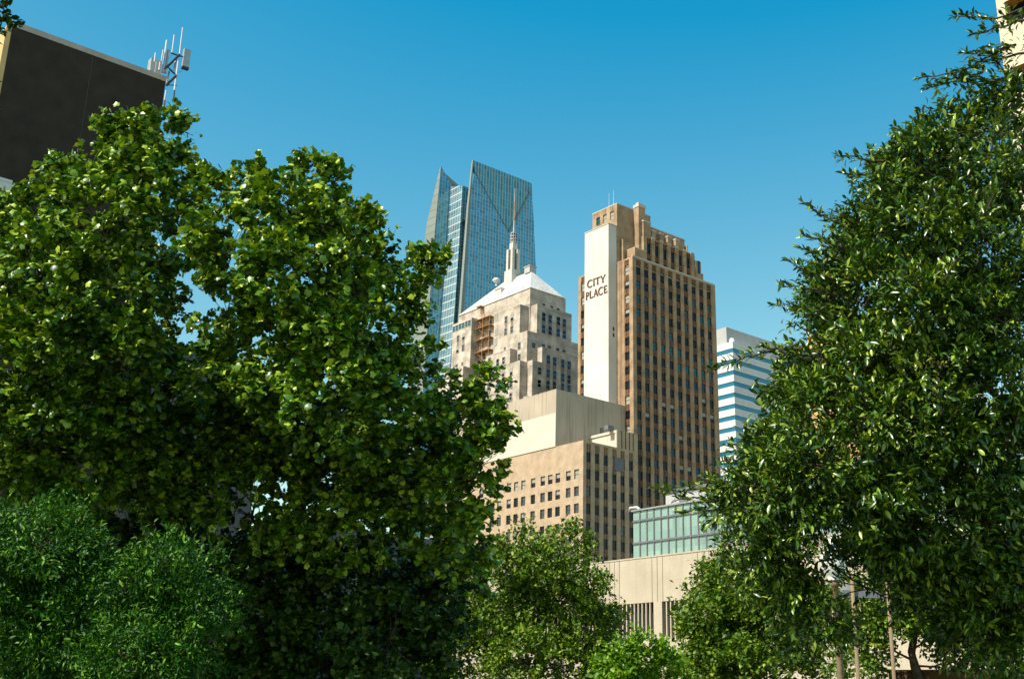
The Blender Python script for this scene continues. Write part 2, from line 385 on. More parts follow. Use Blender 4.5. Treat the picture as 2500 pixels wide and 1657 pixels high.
# setback crown
def solveR(y, px, py): return cp.R(px, py, y)
b2x, b2z = solveR(3.0, 1571.5, 575); b2x1 = solveR(3.0, 1695.6, 619)[0]
b1x, b1z = solveR(2.0, 1550, 604.7); b1x1, b1z1 = solveR(2.6, 1711, 640)
b3x, b3z = solveR(4.4, 1570.4, 549); b3x1 = solveR(4.4, 1671, 587)[0]
b4x1, b4z = solveR(3.6, 1679.3, 600)
ccols = [cp.R(1380 + cx / 4.7525, 470 + cy / 4.7525, 3.0) for cx, cy in ((973, 655), (1066, 685), (1160, 715), (1250, 750), (1340, 785), (1430, 815))]
cz = sum(c[1] for c in ccols) / len(ccols); ccx = [c[0] for c in ccols]
mb = MB()
ch = [(x - .85, x + .85, ZT + .1, b2z - .35) for x in ccx]
mb.wall('R', 3.0, b2x, b2x1, ZT, b2z, ch, .5, 0); mb.box(b2x, b2x1, 3.5, 14, ZT, b2z, 0); mb.face([(b2x, 3.0, ZT), (b2x, 3.5, ZT), (b2x, 3.5, b2z), (b2x, 3.0, b2z)], 0)
mb.box(b1x, b2x - .01, 2.0, 9, ZT, b1z, 0); mb.box(b1x - .06, b2x - .01, 1.94, 9, b1z, b1z + .25, 1)
mb.box(b1x - 1.5, b1x - 1.1, 5.2, 6.0, ZT, b1z + 3.2, 0); mb.box(b1x - 1.5, b2x - .02, 5.6, 6.0, ZT, b1z + 2.9, 0)
mb.box(b2x1 + .01, b1x1, 2.6, 12, ZT, b1z1, 0); mb.box(b1x1 + .01, b1x1 + 1.6, 3.2, 12, ZT, cp.R(1714, 668, 3.2)[1], 0)
mb.box(b3x, b3x1, 4.4, 13, b2z, b3z, 0); mb.box(b3x - .15, b3x1 + .2, 4.25, 13, b3z, b3z + .35, 1)
mb.box(b3x1 + .21, b4x1, 3.6, 12, b2z, b4z, 0)
for i, x in enumerate(ccx[1:5]):
    mb.box(x - 1.75, x - .35, 3.2, 4.39, b2z + .01, b2z + 2.6, 0); mb.box(x - 1.85, x - .25, 3.1, 4.38, b2z + 2.6, b2z + 3.0, 1)
mb.box(b2x + .3, b2x + 3.2, 3.3, 4.39, b2z + .01, b2z + 4.6, 0); mb.box(b2x + .15, b2x + 3.3, 3.15, 4.39, b2z + 4.6, b2z + 5.0, 1)
for i in range(len(ccx)):
    a = ccx[i] + .9; b = (ccx[i + 1] if i + 1 < len(ccx) else ccx[i] + 3.3) - .9
    mb.box(a + .1, b - .1, 2.85, 2.99, ZT, b2z - .05, 0); mb.box(a + .1, b - .1, 2.8, 2.99, b2z - .05, b2z + .35, 1)
mb.box(0.05, XR - .1, .01, .5, ZT + .001, ZT + .42, 1)
for x in ccx:
    for a, b in ((-.85, -.45), (-.2, .2), (.45, .85)):
        mb.box(x + a, x + b, 3.15, 3.48, cz + 1.6, b2z - .36, 2); mb.box(x + a, x + b, 3.15, 3.48, cz - 3.2, cz - 1.6, 2)
crown = mb.build('setback_crown', [MT['cp_brick'], MT['cp_cap'], MT['cp_spandrel']], cp.o)
for x in ccx:
    for z in (cz, cz - 4.4):
        m2 = MB(); m2.box(-.8, .8, 0, .06, -1.5 if z == cz else -1.0, 1.5, 0); o = m2.build('crown_window', MT['g_dark'], crown); o.location = (x, 3.4, z)
m2 = MB(); m2.box(b2x1 + .8, b1x1 - .5, 2.53, 2.59, cz - 2.4, cz + 1.6, 0); m2.build('crown_window', MT['g_blue'], crown)
# roof aerials
for px, py in ((1487, 472), (1498, 466)):
    y, z = cp.L(px, py, .8); mb = MB(); mb.tube([(.8, y, TZ + .3), (.8, y, z)], [.09, .04], 6); mb.build('aerial', MT['steel'], cp.o)
# lettering: strokes of a roman capital, drawn in a 1-high box
def letter_strokes(ch):
    tk, tn, sf = .17, .08, .05
    S = []
    def bar(x0, y0, x1, y1, t): S.append(((x0, y0), (x1, y1), t))
    def serif(x, y, wd): S.append(((x - wd / 2, y), (x + wd / 2, y), sf))
    if ch == 'I': bar(.14, 0, .14, 1, tk); serif(.14, .025, .3); serif(.14, .975, .3); return S, .28
    if ch == 'T': bar(.36, 0, .36, 1, tk); bar(0, .95, .72, .95, tn); bar(.03, .84, .03, .95, .06); bar(.69, .84, .69, .95, .06); serif(.36, .025, .32); return S, .72
    if ch == 'Y': bar(.38, 0, .38, .46, tk); bar(.38, .42, .06, .98, tk * .9); bar(.38, .42, .72, .98, tn); serif(.38, .025, .3); serif(.08, .975, .26); serif(.70, .975, .22); return S, .78
    if ch == 'L': bar(.14, 0, .14, 1, tk); bar(.14, .045, .58, .045, tn); bar(.56, .04, .56, .2, .06); serif(.14, .975, .3); return S, .6
    if ch == 'A': bar(.08, 0, .38, 1, tn); bar(.38, 1, .7, 0, tk); bar(.2, .34, .58, .34, tn); serif(.08, .025, .24); serif(.7, .025, .28); return S, .78
    if ch == 'E': bar(.14, 0, .14, 1, tk); bar(.14, .955, .54, .955, tn); bar(.14, .5, .46, .5, tn); bar(.14, .045, .58, .045, tn); bar(.54, .82, .54, .96, .06); bar(.57, .04, .57, .2, .06); return S, .6
    if ch == 'P':
        bar(.14, 0, .14, 1, tk); serif(.14, .025, .3)
        pts = [(.14, .96), (.36, .96), (.5, .88), (.55, .73), (.5, .56), (.36, .48), (.14, .48)]
        for i, (a, b) in enumerate(zip(pts[:-1], pts[1:])): bar(*a, *b, tn if i in (0, 5) else .13)
        return S, .58
    if ch == 'C':
        n = 12; A = [math.radians(48 + (312 - 48) * i / n) for i in range(n + 1)]
        pts = [(.44 + .44 * math.cos(a), .5 + .5 * math.sin(a)) for a in A]
        for i, (a, b) in enumerate(zip(pts[:-1], pts[1:])): bar(*a, *b, .07 + .11 * math.sin(math.pi * (i + .5) / n))
        bar(.75, .82, .75, .96, .06); return S, .8
def write(mb, text, yl, yr, zb, H):
    total = sum(letter_strokes(c)[1] for c in text) + .1 * (len(text) - 1); k = (yl - yr) / total; u = 0
    for c in text:
        S, wd = letter_strokes(c)
        for (a, b), (c2, d), t in S:
            L = math.hypot((c2 - a), (d - b)) or 1e-6; nx, nz = -(d - b) / L * t / 2, (c2 - a) / L * t / 2
            q = [(a + nx, b + nz), (c2 + nx, d + nz), (c2 - nx, d - nz), (a - nx, b - nz)]
            P0 = [(SHX - .18, yl - (u + x) * k, zb + z * H) for x, z in q]; P1 = [(SHX - .005, p[1], p[2]) for p in P0]
            mb.face(P0)
            for i in range(4): mb.face([P0[i], P0[(i + 1) % 4], P1[(i + 1) % 4], P1[i]])
        u += wd + .1
mb = MB()
s4 = 4.7525
l1 = cp.L(1380 + 262 / s4, 470 + 1112 / s4, SHX); r1 = cp.L(1380 + 468 / s4, 470 + 1058 / s4, SHX); t1 = cp.L(1380 + 290 / s4, 470 + 1022 / s4, SHX)
write(mb, 'CITY', l1[0], r1[0], l1[1] + .1, t1[1] - l1[1]); mb.build('lettering', MT['letters'], shaft); mb = MB()
l2 = cp.L(1380 + 240 / s4, 470 + 1252 / s4, SHX); r2 = cp.L(1380 + 490 / s4, 470 + 1165 / s4, SHX); t2 = cp.L(1380 + 265 / s4, 470 + 1160 / s4, SHX)
write(mb, 'PLACE', l2[0], r2[0], l2[1] + .1, t2[1] - l2[1])
mb.build('lettering', MT['letters'], shaft)

# ---- lower annex in front of it: buff brick block, stained concrete block on its roof
KQ = -7.0
q1 = cp.L(1526.1, 996)[0]; x1 = cp.R(1358.2, 950.7, q1)[0]
kx0 = cp.R(1424.2, 1075, KQ)[0]
k2 = Bld('brick_annex', 'buff brick office block with punched square windows below the stepped skyscraper', 'building', cp.C + AX_R * kx0 + AX_L * KQ)
s5 = 3.484
def c5(x, y): return 1130 + x / s5, 930 + y / s5
KXR = k2.R(1557, 1090)[0]; KZ = k2.L(1424.2, 1074)[1]; KYL = 50.0
cxs = [(255, 940), (313, 920), (393, 905), (453, 893), (515, 880), (598, 865), (680, 848), (743, 835), (808, 823), (897, 803), (967, 790)]
ly = [k2.L(*c5(x, y))[0] for x, y in cxs] ; ly.append(ly[0] + 6.0 if False else ly[0] + 4.9)
lz = [k2.L(*c5(967, y))[1] for y in (790, 935, 1080, 1228, 1370)]
stp = (lz[0] - lz[-1]) / 4; lz += [lz[-1] - stp * (i + 1) for i in range(5)]
WL, HL = 1.75, 2.35
rx = [k2.R(*c5(x, y))[0] for x, y in ((1070, 790), (1143, 808), (1217, 825), (1290, 837), (1360, 850), (1433, 862))]
rz = [k2.R(*c5(1070, y))[1] for y in (645, 790, 935, 1085, 1230, 1365)]
stp = (rz[0] - rz[-1]) / 5; rz += [rz[-1] - stp * (i + 1) for i in range(6)]
mb = MB()
lholes = [(y - WL / 2, y + WL / 2, z - HL / 2, z + HL / 2) for y in ly for z in lz]
mb.wall('L', 0, 0, KYL, 0, KZ, lholes, .4, 0)
WR = .8
rholes = [(x - WR, x + WR, 6.0, KZ - .6) for x in rx]
K3X, K3Z = k2.R(1508, 1048.5); 
rholes = [h for h in rholes]
mb.wall('R', 0, 0, KXR, 0, KZ, rholes, .4, 0); mb.box(.4, KXR, .4, KYL, 0, KZ, 0)
for x in rx:
    zz = [KZ + 3] + rz
    for a, b in zip(zz[:-1], zz[1:]):
        zt = min(a - 1.25, KZ - .6); zb = b + 1.25
        if zt - zb > .3:
            for c, d in ((-WR, -.42), (-.2, .2), (.42, WR)): mb.box(x + c, x + d, .1, .38, zb, zt, 1)
mb.build('wall', [MT['k_brick'], MT['k_spandrel']], k2.o)
for j, y in enumerate(ly):
    for i, z in enumerate(lz):
        q = random.random()
        kd = ('half' if q < .6 else 'blind') if i == 0 else ('half' if q < .18 else ('grey' if q < .6 else 'dark'))
        k2.win('L', y, z, .28, WL, HL, kd, pri=i * 3)
for j, x in enumerate(rx):
    for i, z in enumerate(rz):
        if i == 0 and j in (3, 4): continue
        k2.win('R', x, z, .28, 1.56, 2.4, 'dark' if random.random() < .85 else 'grey', pri=i * 3 + 1)
k2.flush()
mb = MB(); v0 = k2.R(*c5(1290, 770)); v1 = k2.R(*c5(1365, 655)); mb.box(v0[0], v1[0], -.12, .02, v0[1] + .3, v1[1] - .2, 0)
for k in range(9):
    z = v0[1] + .5 + k * (v1[1] - v0[1] - .9) / 8; mb.box(v0[0] + .1, v1[0] - .1, -.16, -.11, z, z + .1, 0)
mb.build('vent_grille', MT['vent'], k2.o)
mb = MB(); pyb = q1 - KQ - .1
mb.box(K3X, KXR, .0, pyb, KZ + .01, K3Z, 0)
for x in np.arange(K3X + 1.4, KXR - .3, 1.35): mb.box(x - .12, x + .12, -.05, .01, KZ + .01, K3Z - .1, 1)
mb.box(K3X - .35, K3X, .05, .5, KZ, K3Z - .1, 2); mb.box(K3X - .35, K3X, .5, pyb, K3Z - .75, K3Z - .1, 2)
for y in (1.5, 2.6, 3.7): mb.box(K3X - .1, K3X, y - .05, y + .05, KZ, K3Z - .75, 2)
mb.box(K3X - .06, K3X - .001, .5, pyb, KZ, K3Z - .75, 3)
mb.build('roof_penthouse', [MT['k_brick'], MT['cp_groove'], MT['k_pale'], MT['k_pale']], k2.o)
# concrete block on the roof, set back
k1 = Bld('concrete_block', 'windowless stained concrete block with pale lower band, above the buff brick office', 'building', cp.C + AX_R * x1 + AX_L * q1)
KX1 = -x1 - .05; KZ1 = k1.L(1358.2, 951)[1]; zband = k1.L(*c5(795, 268))[1]
mb = MB(); mb.box(0, KX1, 0, 42, KZ + .02, KZ1, 0); mb.box(-.02, KX1, -.02, 42, KZ1, KZ1 + .25, 0)
mb.build('wall', MT['k_conc'], k1.o)
mb = MB(); mb.box(-.08, -.005, 0, 42, KZ + .02, zband, 0); mb.build('pale_band', MT['k_pale'], k1.o)
mb = MB(); vx = k1.R(*c5(1180, 420)); mb.box(vx[0] - .5, vx[0] + .5, -.25, 0, vx[1] - 1.4, vx[1] + .6, 0); mb.build('roof_vent', MT['vent'], k1.o)
mb = MB(); mb.box(2, 3.2, 14, 15.6, KZ1 + .25, KZ1 + 1.5); mb.build('roof_unit', MT['steel'], k1.o)
mb = MB(); mb.tube([(1.2, 24, KZ1), (1.2, 24, KZ1 + 1.6)], .12, 6); mb.build('vent_pipe', MT['steel'], k1.o)
mb = MB(); mb.box(9.5, 11.5, 1.2, 2.6, K3Z, K3Z + 1.1); mb.build('roof_unit', MT['vent'], k2.o)
p = k2.L(*c5(885, 520), 4.0); mb = MB(); mb.tube([(4, p[0], KZ), (4, p[0], p[1] + 1.0)], .25, 8); mb.build('vent_pipe', MT['white_paint'], k2.o)

# ---- limestone art-deco tower with white hip roof and spire
fn = Bld('limestone_skyscraper', 'grey limestone stepped skyscraper with white hip roof, spire and orange fire escape', 'skyscraper', far(1294.6, 702, 350))
sA, sB = 6.535, 4.9
def cA(x, y): return 1060 + x / sA, 740 + y / sA
def cB(x, y): return 1220 + x / sB, 640 + y / sB
ZE = 132.1
fx1 = fn.R(1381, 736)[0]; fy1 = 38.2
mb = MB(); mb.box(0, fx1, 0, fy1, 0, ZE, 0)
mb.box(-.12, fx1 + .12, -.12, fy1, ZE - 5.6, ZE - 5.1, 0)
# first bays
ya = fn.L(1290.6, 751)[0]; aa, zL1 = fn.R(1270, 745.1, ya); yL1 = fn.L(1206, 800, aa)[0]
mb.box(aa, -.01, ya, yL1, 0, zL1, 0)
xb = .35; bb, zR1 = fn.L(1311.8, 744.5, xb); xR1 = fn.R(1395.5, 790, bb)[0]
mb.box(xb, xR1, bb, -.01, 0, zR1, 0)
# second tier corner block
y2, z2 = fn.L(1287.3, 806.3, aa); x2 = fn.R(1287.3, 806.3, bb)[0]
mb.box(aa + .02, xb - .01, bb + .02, ya - .01, 0, z2, 0)
xR2b = 46.0; zr2 = fn.R(1405, 837, bb)[1]
mb.box(xR1 + .01, xR2b, bb + .05, 10, 0, zr2, 0)
yi = fn.L(1262, 857, aa)[0]; a2, zL2 = fn.R(1245.5, 852.5, yi)
mb.box(a2, aa - .01, yi, yL1, 0, zL2, 0)
xi = fn.R(1311, 852, bb)[0]; b2, zR2 = fn.L(1323.7, 849, xi)
mb.box(xi, xR2b, b2, bb - .01, 0, zR2, 0)
y3 = fn.L(1286, 882, aa)[0]; z3 = fn.R(1268, 878.8, y3)[1]
mb.box(a2 + .02, aa - .01, y3, yi - .01, 0, z3, 0)
x3 = fn.R(1287.6, 882, bb)[0]; z3r = fn.L(1301.6, 877.8, x3)[1]
mb.box(x3, xi - .01, b2 + .02, bb - .01, 0, z3r, 0)
# left wing
yw = fn.L(1171, 800)[0]; aw, zW1 = fn.R(1151.8, 774.4, yw); yW1 = fn.L(1105.9, 789, aw)[0]
mb.box(aw, -.01, yw, yW1, 0, zW1, 0)
yv = fn.L(1147.5, 897, aw)[0]; aw2, zW2 = fn.R(1131, 893, yv); yW2 = fn.L(1083, 880, aw2)[0]
mb.box(aw2, aw - .01, yv, yW2, 0, zW2, 0)
yW3, zW3 = fn.L(1067.6, 945, aw2); mb.box(aw2 + .02, aw + 4, yW2 + .01, yW3, 0, zW3, 0)
mb.box(-.01 + 0, fx1, fy1 + .01, yW1 + 6, 0, zW2 + 4, 0)
# lower corniced base on the left face
zb_ = fn.L(1180, 1230, a2)[1]
mb.box(a2 - .5, a2 - .01, y3, yL1 + 3, zb_ - .6, zb_ + .5, 0)
# darker spandrels between stacked windows
for (x, y, x2_, y2_) in ((525, 655, 523, 800), (600, 680, 600, 820), (700, 705, 697, 845), (770, 730, 770, 865)):
    u, z = fn.R(*cB(x, y), bb); u2, zz2 = fn.R(*cB(x2_, y2_), bb); mb.box(u - .8, u + .8, bb - .03, bb - .005, zz2 + 1.5, z - 1.5, 1)
for (x, y) in ((580, 1165), (655, 1190), (752, 1215), (828, 1235)):
    u, z = fn.R(*cB(x, y), b2); mb.box(u - .8, u + .8, b2 - .03, b2 - .005, z - 30, z - 1.5, 1)
for (x, y, pl) in ((1148, 265, aa), (1245, 230, aa), (383, 565, aw), (470, 535, aw)):
    u, z = fn.L(*cA(x, y), pl); mb.box(pl - .03, pl - .005, u - .6, u + .6, z - 3.0, z - 1.2, 1)
mb.build('wall', [MT['fn_lime'], MT['fn_spandrel']], fn.o)
# parapet bands
mb = MB()
for (x0, x1_, y0, y1_, z) in ((aa, 0, ya, yL1, zL1), (a2, aa, yi, yL1, zL2)): mb.box(x0 - .06, x1_ - .02, y0 - .06, y1_, z, z + .35, 0)
for (x0, x1_, y0, y1_, z) in ((xb, xR1, bb, 0, zR1), (xi, xR2b, b2, bb, zR2)): mb.box(x0 - .06, x1_, y0 - .06, y1_ - .02, z, z + .35, 0)
mb.build('coping', MT['fn_lime'], fn.o)
# hip roof
xrd = fx1 / 2 - .3; rA = fn.L(1297, 661, xrd); rB = fn.L(1231.5, 688, xrd); ZR = (rA[1] + rB[1]) / 2
e = .25; c0 = (-e, -e, ZE + .1); c1 = (fx1 - .9, -e, ZE + .1); c2 = (fx1 - .9, fy1 + e, ZE + .1); c3 = (-e, fy1 + e, ZE + .1)
A = (xrd, rA[0], ZR); Bp = (xrd, rB[0], ZR)
mb = MB(); mb.face([c0, c1, A]); mb.face([c1, c2, Bp, A]); mb.face([c2, c3, Bp]); mb.face([c3, c0, A, Bp])
mb.box(-e, fx1 - .9, -e, fy1 + e, ZE, ZE + .1)
# standing seams on the two near slopes
def seam(p, q):
    p = np.array(p) + np.array([0, 0, .05]); q = np.array(q) + np.array([0, 0, .05]); mb.tube([p, q], .05, 4, 0, False)
roof = mb.build('roof', MT['fn_roof'], fn.o)
mb = MB()
for t in np.linspace(.12, .88, 9):
    p = np.array(c0) * (1 - t) + np.array(c3) * t; up_ = np.array([xrd + e, 0, ZR - ZE]) ; q = p + up_ * .16; p2 = p + up_ * .07
    mb.tube([p2 + [0, 0, .1], q + [0, 0, .1]], .12, 4)
for t in np.linspace(.3, .85, 4):
    p = np.array(c0) * (1 - t) + np.array(c1) * t; d_ = np.array(A) - np.array(c0) * .5 - np.array(c1) * .5
    mb.tube([p + d_ * .08 + [0, 0, .1], p + d_ * .2 + [0, 0, .1]], .12, 4)
mb.build('snow_guard', MT['b_cap'], roof)
mb = MB(); n = 14
for i in range(n + 1):
    y = rA[0] + (rB[0] - rA[0]) * i / n; mb.tube([(xrd, y, ZR - .1), (xrd, y, ZR + .7)], .05, 4)
mb.tube([(xrd, rA[0], ZR + .6), (xrd, rB[0], ZR + .6)], .06, 4); mb.build('ridge_railing', MT['dark_metal'], roof)
mb = MB(); mb.box(xrd - 1.2, xrd + 1.6, rA[0] - .6, rA[0] + 2.2, ZR - .8, ZR + 1.3); mb.box(xrd - 1.4, xrd + 1.8, rA[0] - .8, rA[0] + 2.4, ZR + 1.3, ZR + 1.6); mb.build('roof_house', MT['h_grey'], roof)
yd, zd = fn.L(1000 + 875 / 3.92, 600 + 402 / 3.92, xrd * .3); yd2 = fn.L(1000 + 815 / 3.92, 600 + 425 / 3.92, xrd * .3)[0]
mb = MB(); mb.box(xrd * .3, xrd * .95, yd, yd2, zd - 5, zd); mb.box(xrd * .27, xrd * .95, yd - .1, yd2 + .1, zd, zd + .2); mb.build('dormer', MT['fn_spire'], roof)
yh = fn.L(1000 + 830 / 3.92, 600 + 350 / 3.92, xrd)[0]
mb = MB(); mb.lathe((xrd, yh, ZR - .2), [(.3, 0), (.3, 1.0), (1.3, 1.6), (1.4, 2.2), (.9, 2.7)], 10); mb.build('siren', MT['white_paint'], roof)
# spire
ys, zs0 = fn.L(1251.5, 672, xrd); px2m = 350 / FPX * 1.09
z_top = fn.L(1255, 462, xrd)[1]; z_cage1 = fn.L(1252, 572, xrd)[1]; z_cage0 = fn.L(1252, 595, xrd)[1]; z_up = fn.L(1251, 611, xrd)[1]
mb = MB()
hw = 1.25
mb.box(xrd - hw * 1.6, xrd + hw * 1.6, ys - hw * 1.6, ys + hw * 1.6, ZR - 3.2, zs0 + 1.4, 0)
mb.box(xrd - hw * .55, xrd + hw * .55, ys - hw * .55, ys + hw * .55, zs0 + 1.4, z_cage0, 1)
for sx, sy in ((-1, -1), (-1, 1), (1, -1), (1, 1)):
    mb.box(xrd + sx * hw * .5, xrd + sx * hw * 1.3, ys + sy * hw * .5, ys + sy * hw * 1.3, zs0 + 1.4, z_up, 0)
mb.box(xrd - hw * .75, xrd + hw * .75, ys - hw * .75, ys + hw * .75, z_up, z_cage0, 0)
spire = mb.build('spire', [MT['fn_spire'], MT['fn_spandrel']], fn.o)
mb = MB(); hc = 1.05
for i in range(8):
    an = i * math.pi / 4; dx, dy = hc * math.cos(an), hc * math.sin(an); mb.tube([(xrd + dx, ys + dy, z_cage0), (xrd + dx, ys + dy, z_cage1)], .1, 5)
for z in np.linspace(z_cage0 + .2, z_cage1, 4): mb.lathe((xrd, ys, z), [(hc + .12, 0), (hc + .12, .18)], 10)
mb.lathe((xrd, ys, z_cage0), [(.5, 0), (.55, z_cage1 - z_cage0)], 8); mb.build('lantern_cage', MT['steel'], spire)
mb = MB(); seg = np.linspace(z_cage1, z_top, 8)
for i in range(7): mb.tube([(xrd, ys, seg[i]), (xrd, ys, seg[i + 1])], [.20 - .02 * i, .18 - .02 * i], 6, 1 if i in (2, 3, 4) else 0)
mb.build('mast', [MT['steel'], MT['rust']], spire)
# windows
def fwl(cr, pts, plane, w_=1.35, h_=2.6, kinds=('dark', 'grey', 'half'), below=0, pri=5):
    for x, y in pts:
        u, z = fn.L(*cr(x, y), plane); fn.win('L', u, z, plane - .10, w_, h_, random.choice(kinds), pri)
        for k in range(1, below + 1): fn.win('L', u, z - 4.1 * k, plane - .10, w_, h_, random.choice(kinds), pri + 20 + k)
def fwr(cr, pts, plane, w_=1.7, h_=3.0, kinds=('blue', 'blue', 'dark'), below=0, pri=5):
    for x, y in pts:
        u, z = fn.R(*cr(x, y), plane); fn.win('R', u, z, plane - .10, w_, h_, random.choice(kinds), pri)
        for k in range(1, below + 1): fn.win('R', u, z - 4.1 * k, plane - .10, w_, h_, random.choice(kinds), pri + 20 + k)
fwl(cA, [(383, 565), (470, 535), (375, 745), (463, 712)], aw, 1.5, 2.3)
fwl(cA, [(318, 415), (365, 395), (417, 370), (465, 355), (518, 330), (565, 315)], aw, 1.6, 2.0, ('teal',))
fwl(cA, [(265, 1200), (355, 1180), (255, 1420), (345, 1390)], aw2, 1.5, 2.4, below=3)
fwl(cA, [(245, 1040), (365, 1000), (452, 970)], aw2, 1.2, 1.2, ('grey',))
fwl(cA, [(140, 1450)], aw2 + .02, 1.5, 2.6, below=3)
fwl(cA, [(785, 280), (905, 275), (780, 490), (890, 480), (775, 670), (890, 655), (800, 850), (765, 960), (755, 1180), (750, 1370)], 0, 1.3, 2.2)
fwl(cA, [(1148, 265), (1245, 230), (1143, 455), (1240, 420)], aa, 1.5, 2.4)
fwl(cA, [(990, 240), (990, 460), (985, 620)], aa, 1.3, 2.2, ('blind',))
fwl(cA, [(885, 930), (1015, 950), (1110, 920), (875, 1145)], a2, 1.5, 2.6, below=4)
fwl(cA, [(1130, 730)], a2, 1.2, 1.2, ('grey',))
fwl(cB, [(235, 1000), (235, 1140)], aa, 1.4, 2.4)
fwl(cB, [(48, 1175), (140, 1310), (137, 1450)], a2, 1.4, 2.6, below=6)
fwr(cB, [(525, 655), (600, 680), (700, 705), (770, 730), (523, 800), (600, 820), (697, 845), (770, 865)], bb)
fwr(cB, [(525, 520), (622, 547), (697, 575)], 0, 1.5, 1.5)
fwr(cB, [(405, 995), (520, 1010), (592, 1027), (692, 1057), (767, 1077)], bb, 1.6, 1.7)
fwr(cB, [(580, 1165), (655, 1190), (752, 1215), (828, 1235), (577, 1330), (655, 1350), (752, 1380), (826, 1400), (575, 1470), (652, 1480), (750, 1500), (826, 1520)], b2, below=0)
fwr(cB, [(475, 1300), (470, 1450)], b2 + .02, 1.6, 2.4, below=2)
for y_ in (390, ):
    pass
fn.flush(frame='frame_pale')
# fire escape in the recess
fe = MB(); yl0 = yw - .3; yr0 = fn.L(1205, 870)[0]
yk = (yl0 + yr0) / 2
plat = [fn.L(*cA(800, y), -1.0)[1] for y in (385, 570, 765)] + [fn.L(*cA(700, y), -1.0)[1] for y in (1050, 1265)]
plat.append(fn.L(*cA(880, 215), -1.0)[1])
for i, z in enumerate(plat):
    fe.box(-2.0, -.05, yr0 + .3, yl0, z - .16, z, 0)
    for x in (-2.0,):
        fe.tube([(x, yr0 + .3, z + 1.1), (x, yl0, z + 1.1)], .04, 5); fe.tube([(x, yr0 + .3, z + .55), (x, yl0, z + .55)], .03, 5)
    for y in np.linspace(yr0 + .3, yl0, 5): fe.tube([(-2.0, y, z), (-2.0, y, z + 1.1)], .035, 5)
    for y in (yr0 + .5, yl0 - .3): fe.tube([(-1.9, y, z - .1), (-.05, y, z - 1.6)], .07, 5)
zs_ = sorted(plat)
for i, (a, b) in enumerate(zip(zs_[:-1], zs_[1:])):
    yy = (yr0 + .8, yl0 - .8) if i % 2 else (yl0 - .8, yr0 + .8)
    for x in (-1.7, -1.0): fe.tube([(x, yy[0], a), (x, yy[1], b)], .06, 5)
    for k in range(12):
        t = (k + .5) / 12; fe.box(-1.7, -1.0, yy[0] + (yy[1] - yy[0]) * t - .12, yy[0] + (yy[1] - yy[0]) * t + .12, a + (b - a) * t - .03, a + (b - a) * t, 0)
for y in (yr0 + .3, yk): fe.tube([(-2.0, y, zs_[0] - 8), (-2.0, y, zs_[-1] + 1.1)], .06, 5)
fe.tube([(-1.2, yk + 1.0, zs_[-1]), (-.4, yk + 2.6, zs_[-1] + 5.2)], .1, 5); fe.tube([(-1.8, yk + 1.0, zs_[-1]), (-1.0, yk + 2.6, zs_[-1] + 5.2)], .1, 5)
fe.box(-1.8, .3, yk + 2.0, yk + 4.2, zs_[-1] + 4.6, zs_[-1] + 5.0)
fe.build('fire_escape', MT['rust'], fn.o)

# ---- tall glass tower
dv = Bld('glass_tower', 'tall blue glass tower with slanted pointed tops, rising behind the limestone skyscraper', 'skyscraper', far(1154, 391, 512))
DZ = dv.R(1154, 391)[1]
def ext(p, q, z=0.0):   # carry an edge on to the ground
    t = (z - q[1]) / (q[1] - p[1]); return (q[0] + (q[0] - p[0]) * t, z)
eL = [dv.R(1154, 391), dv.R(1143, 503), dv.R(1131.5, 664)]; eL.append(ext(eL[1], eL[2]))
eRr = [dv.R(1297.5, 447), dv.R(1303, 540), dv.R(1308.5, 664)]; eRr.append(ext(eRr[1], eRr[2]))
vee = dv.R(950 + 1142 / 3.92, 350 + 845 / 3.92); vl = dv.R(950 + 850 / 3.92, 350 + 360 / 3.92)
vl = (eL[0][0] + 1.5, eL[0][1] - 6); vr = dv.R(1297, 462)
mb = MB()
body = [eL[0], eL[1], eL[2], eL[3], eRr[3], eRr[2], eRr[1], eRr[0]]
# the facade below the vee, with a pale fin along its left edge
fr = [vl, eL[1], eL[2], eL[3], eRr[3], eRr[2], eRr[1], vr, vee]
mb.face([(x, 0, z) for x, z in fr], 0)
back = 34.0
for a, b in zip(body[3:], body[4:]):
    mb.face([(a[0], 0, a[1]), (b[0], 0, b[1]), (b[0] * .75 + 8, back, b[1] - (12 if b[1] > 10 else 0)), (a[0] * .75 + 8, back, a[1] - (12 if a[1] > 10 else 0))], 0)
mb.face([(x * .75 + 8, back, z - (12 if z > 10 else 0)) for x, z in reversed(body)], 0)
a_, b_ = body[0], body[7]
mb.face([(a_[0] + 3, 3, vee[1] + 4), (b_[0] - 3, 3, vee[1] + 4), (b_[0] * .75 + 8, back, vee[1] + 4), (a_[0] * .75 + 8, back, vee[1] + 4)], 0)
mb.build('facade', MT['dv_main'], dv.o)
mb = MB()
cr_ = [eL[0], eRr[0], vr, vee, vl]
mb.face([(x, 0, z) for x, z in cr_], 0); mb.face([(x, 1.2, z) for x, z in cr_], 0)
mb.face([(eL[0][0], 0, eL[0][1]), (eRr[0][0], 0, eRr[0][1]), (eRr[0][0], 1.2, eRr[0][1]), (eL[0][0], 1.2, eL[0][1])], 0)
crn = mb.build('crown_screen', MT['dv_crown'], dv.o)
mb = MB(); mb.tube([(vr[0], -.3, vr[1]), (vee[0], -.3, vee[1])], .3, 5); mb.tube([(vl[0], -.2, vl[1]), (vee[0], -.2, vee[1])], .1, 5); mb.build('crown_truss', MT['dv_edge'], crn)
mb = MB()
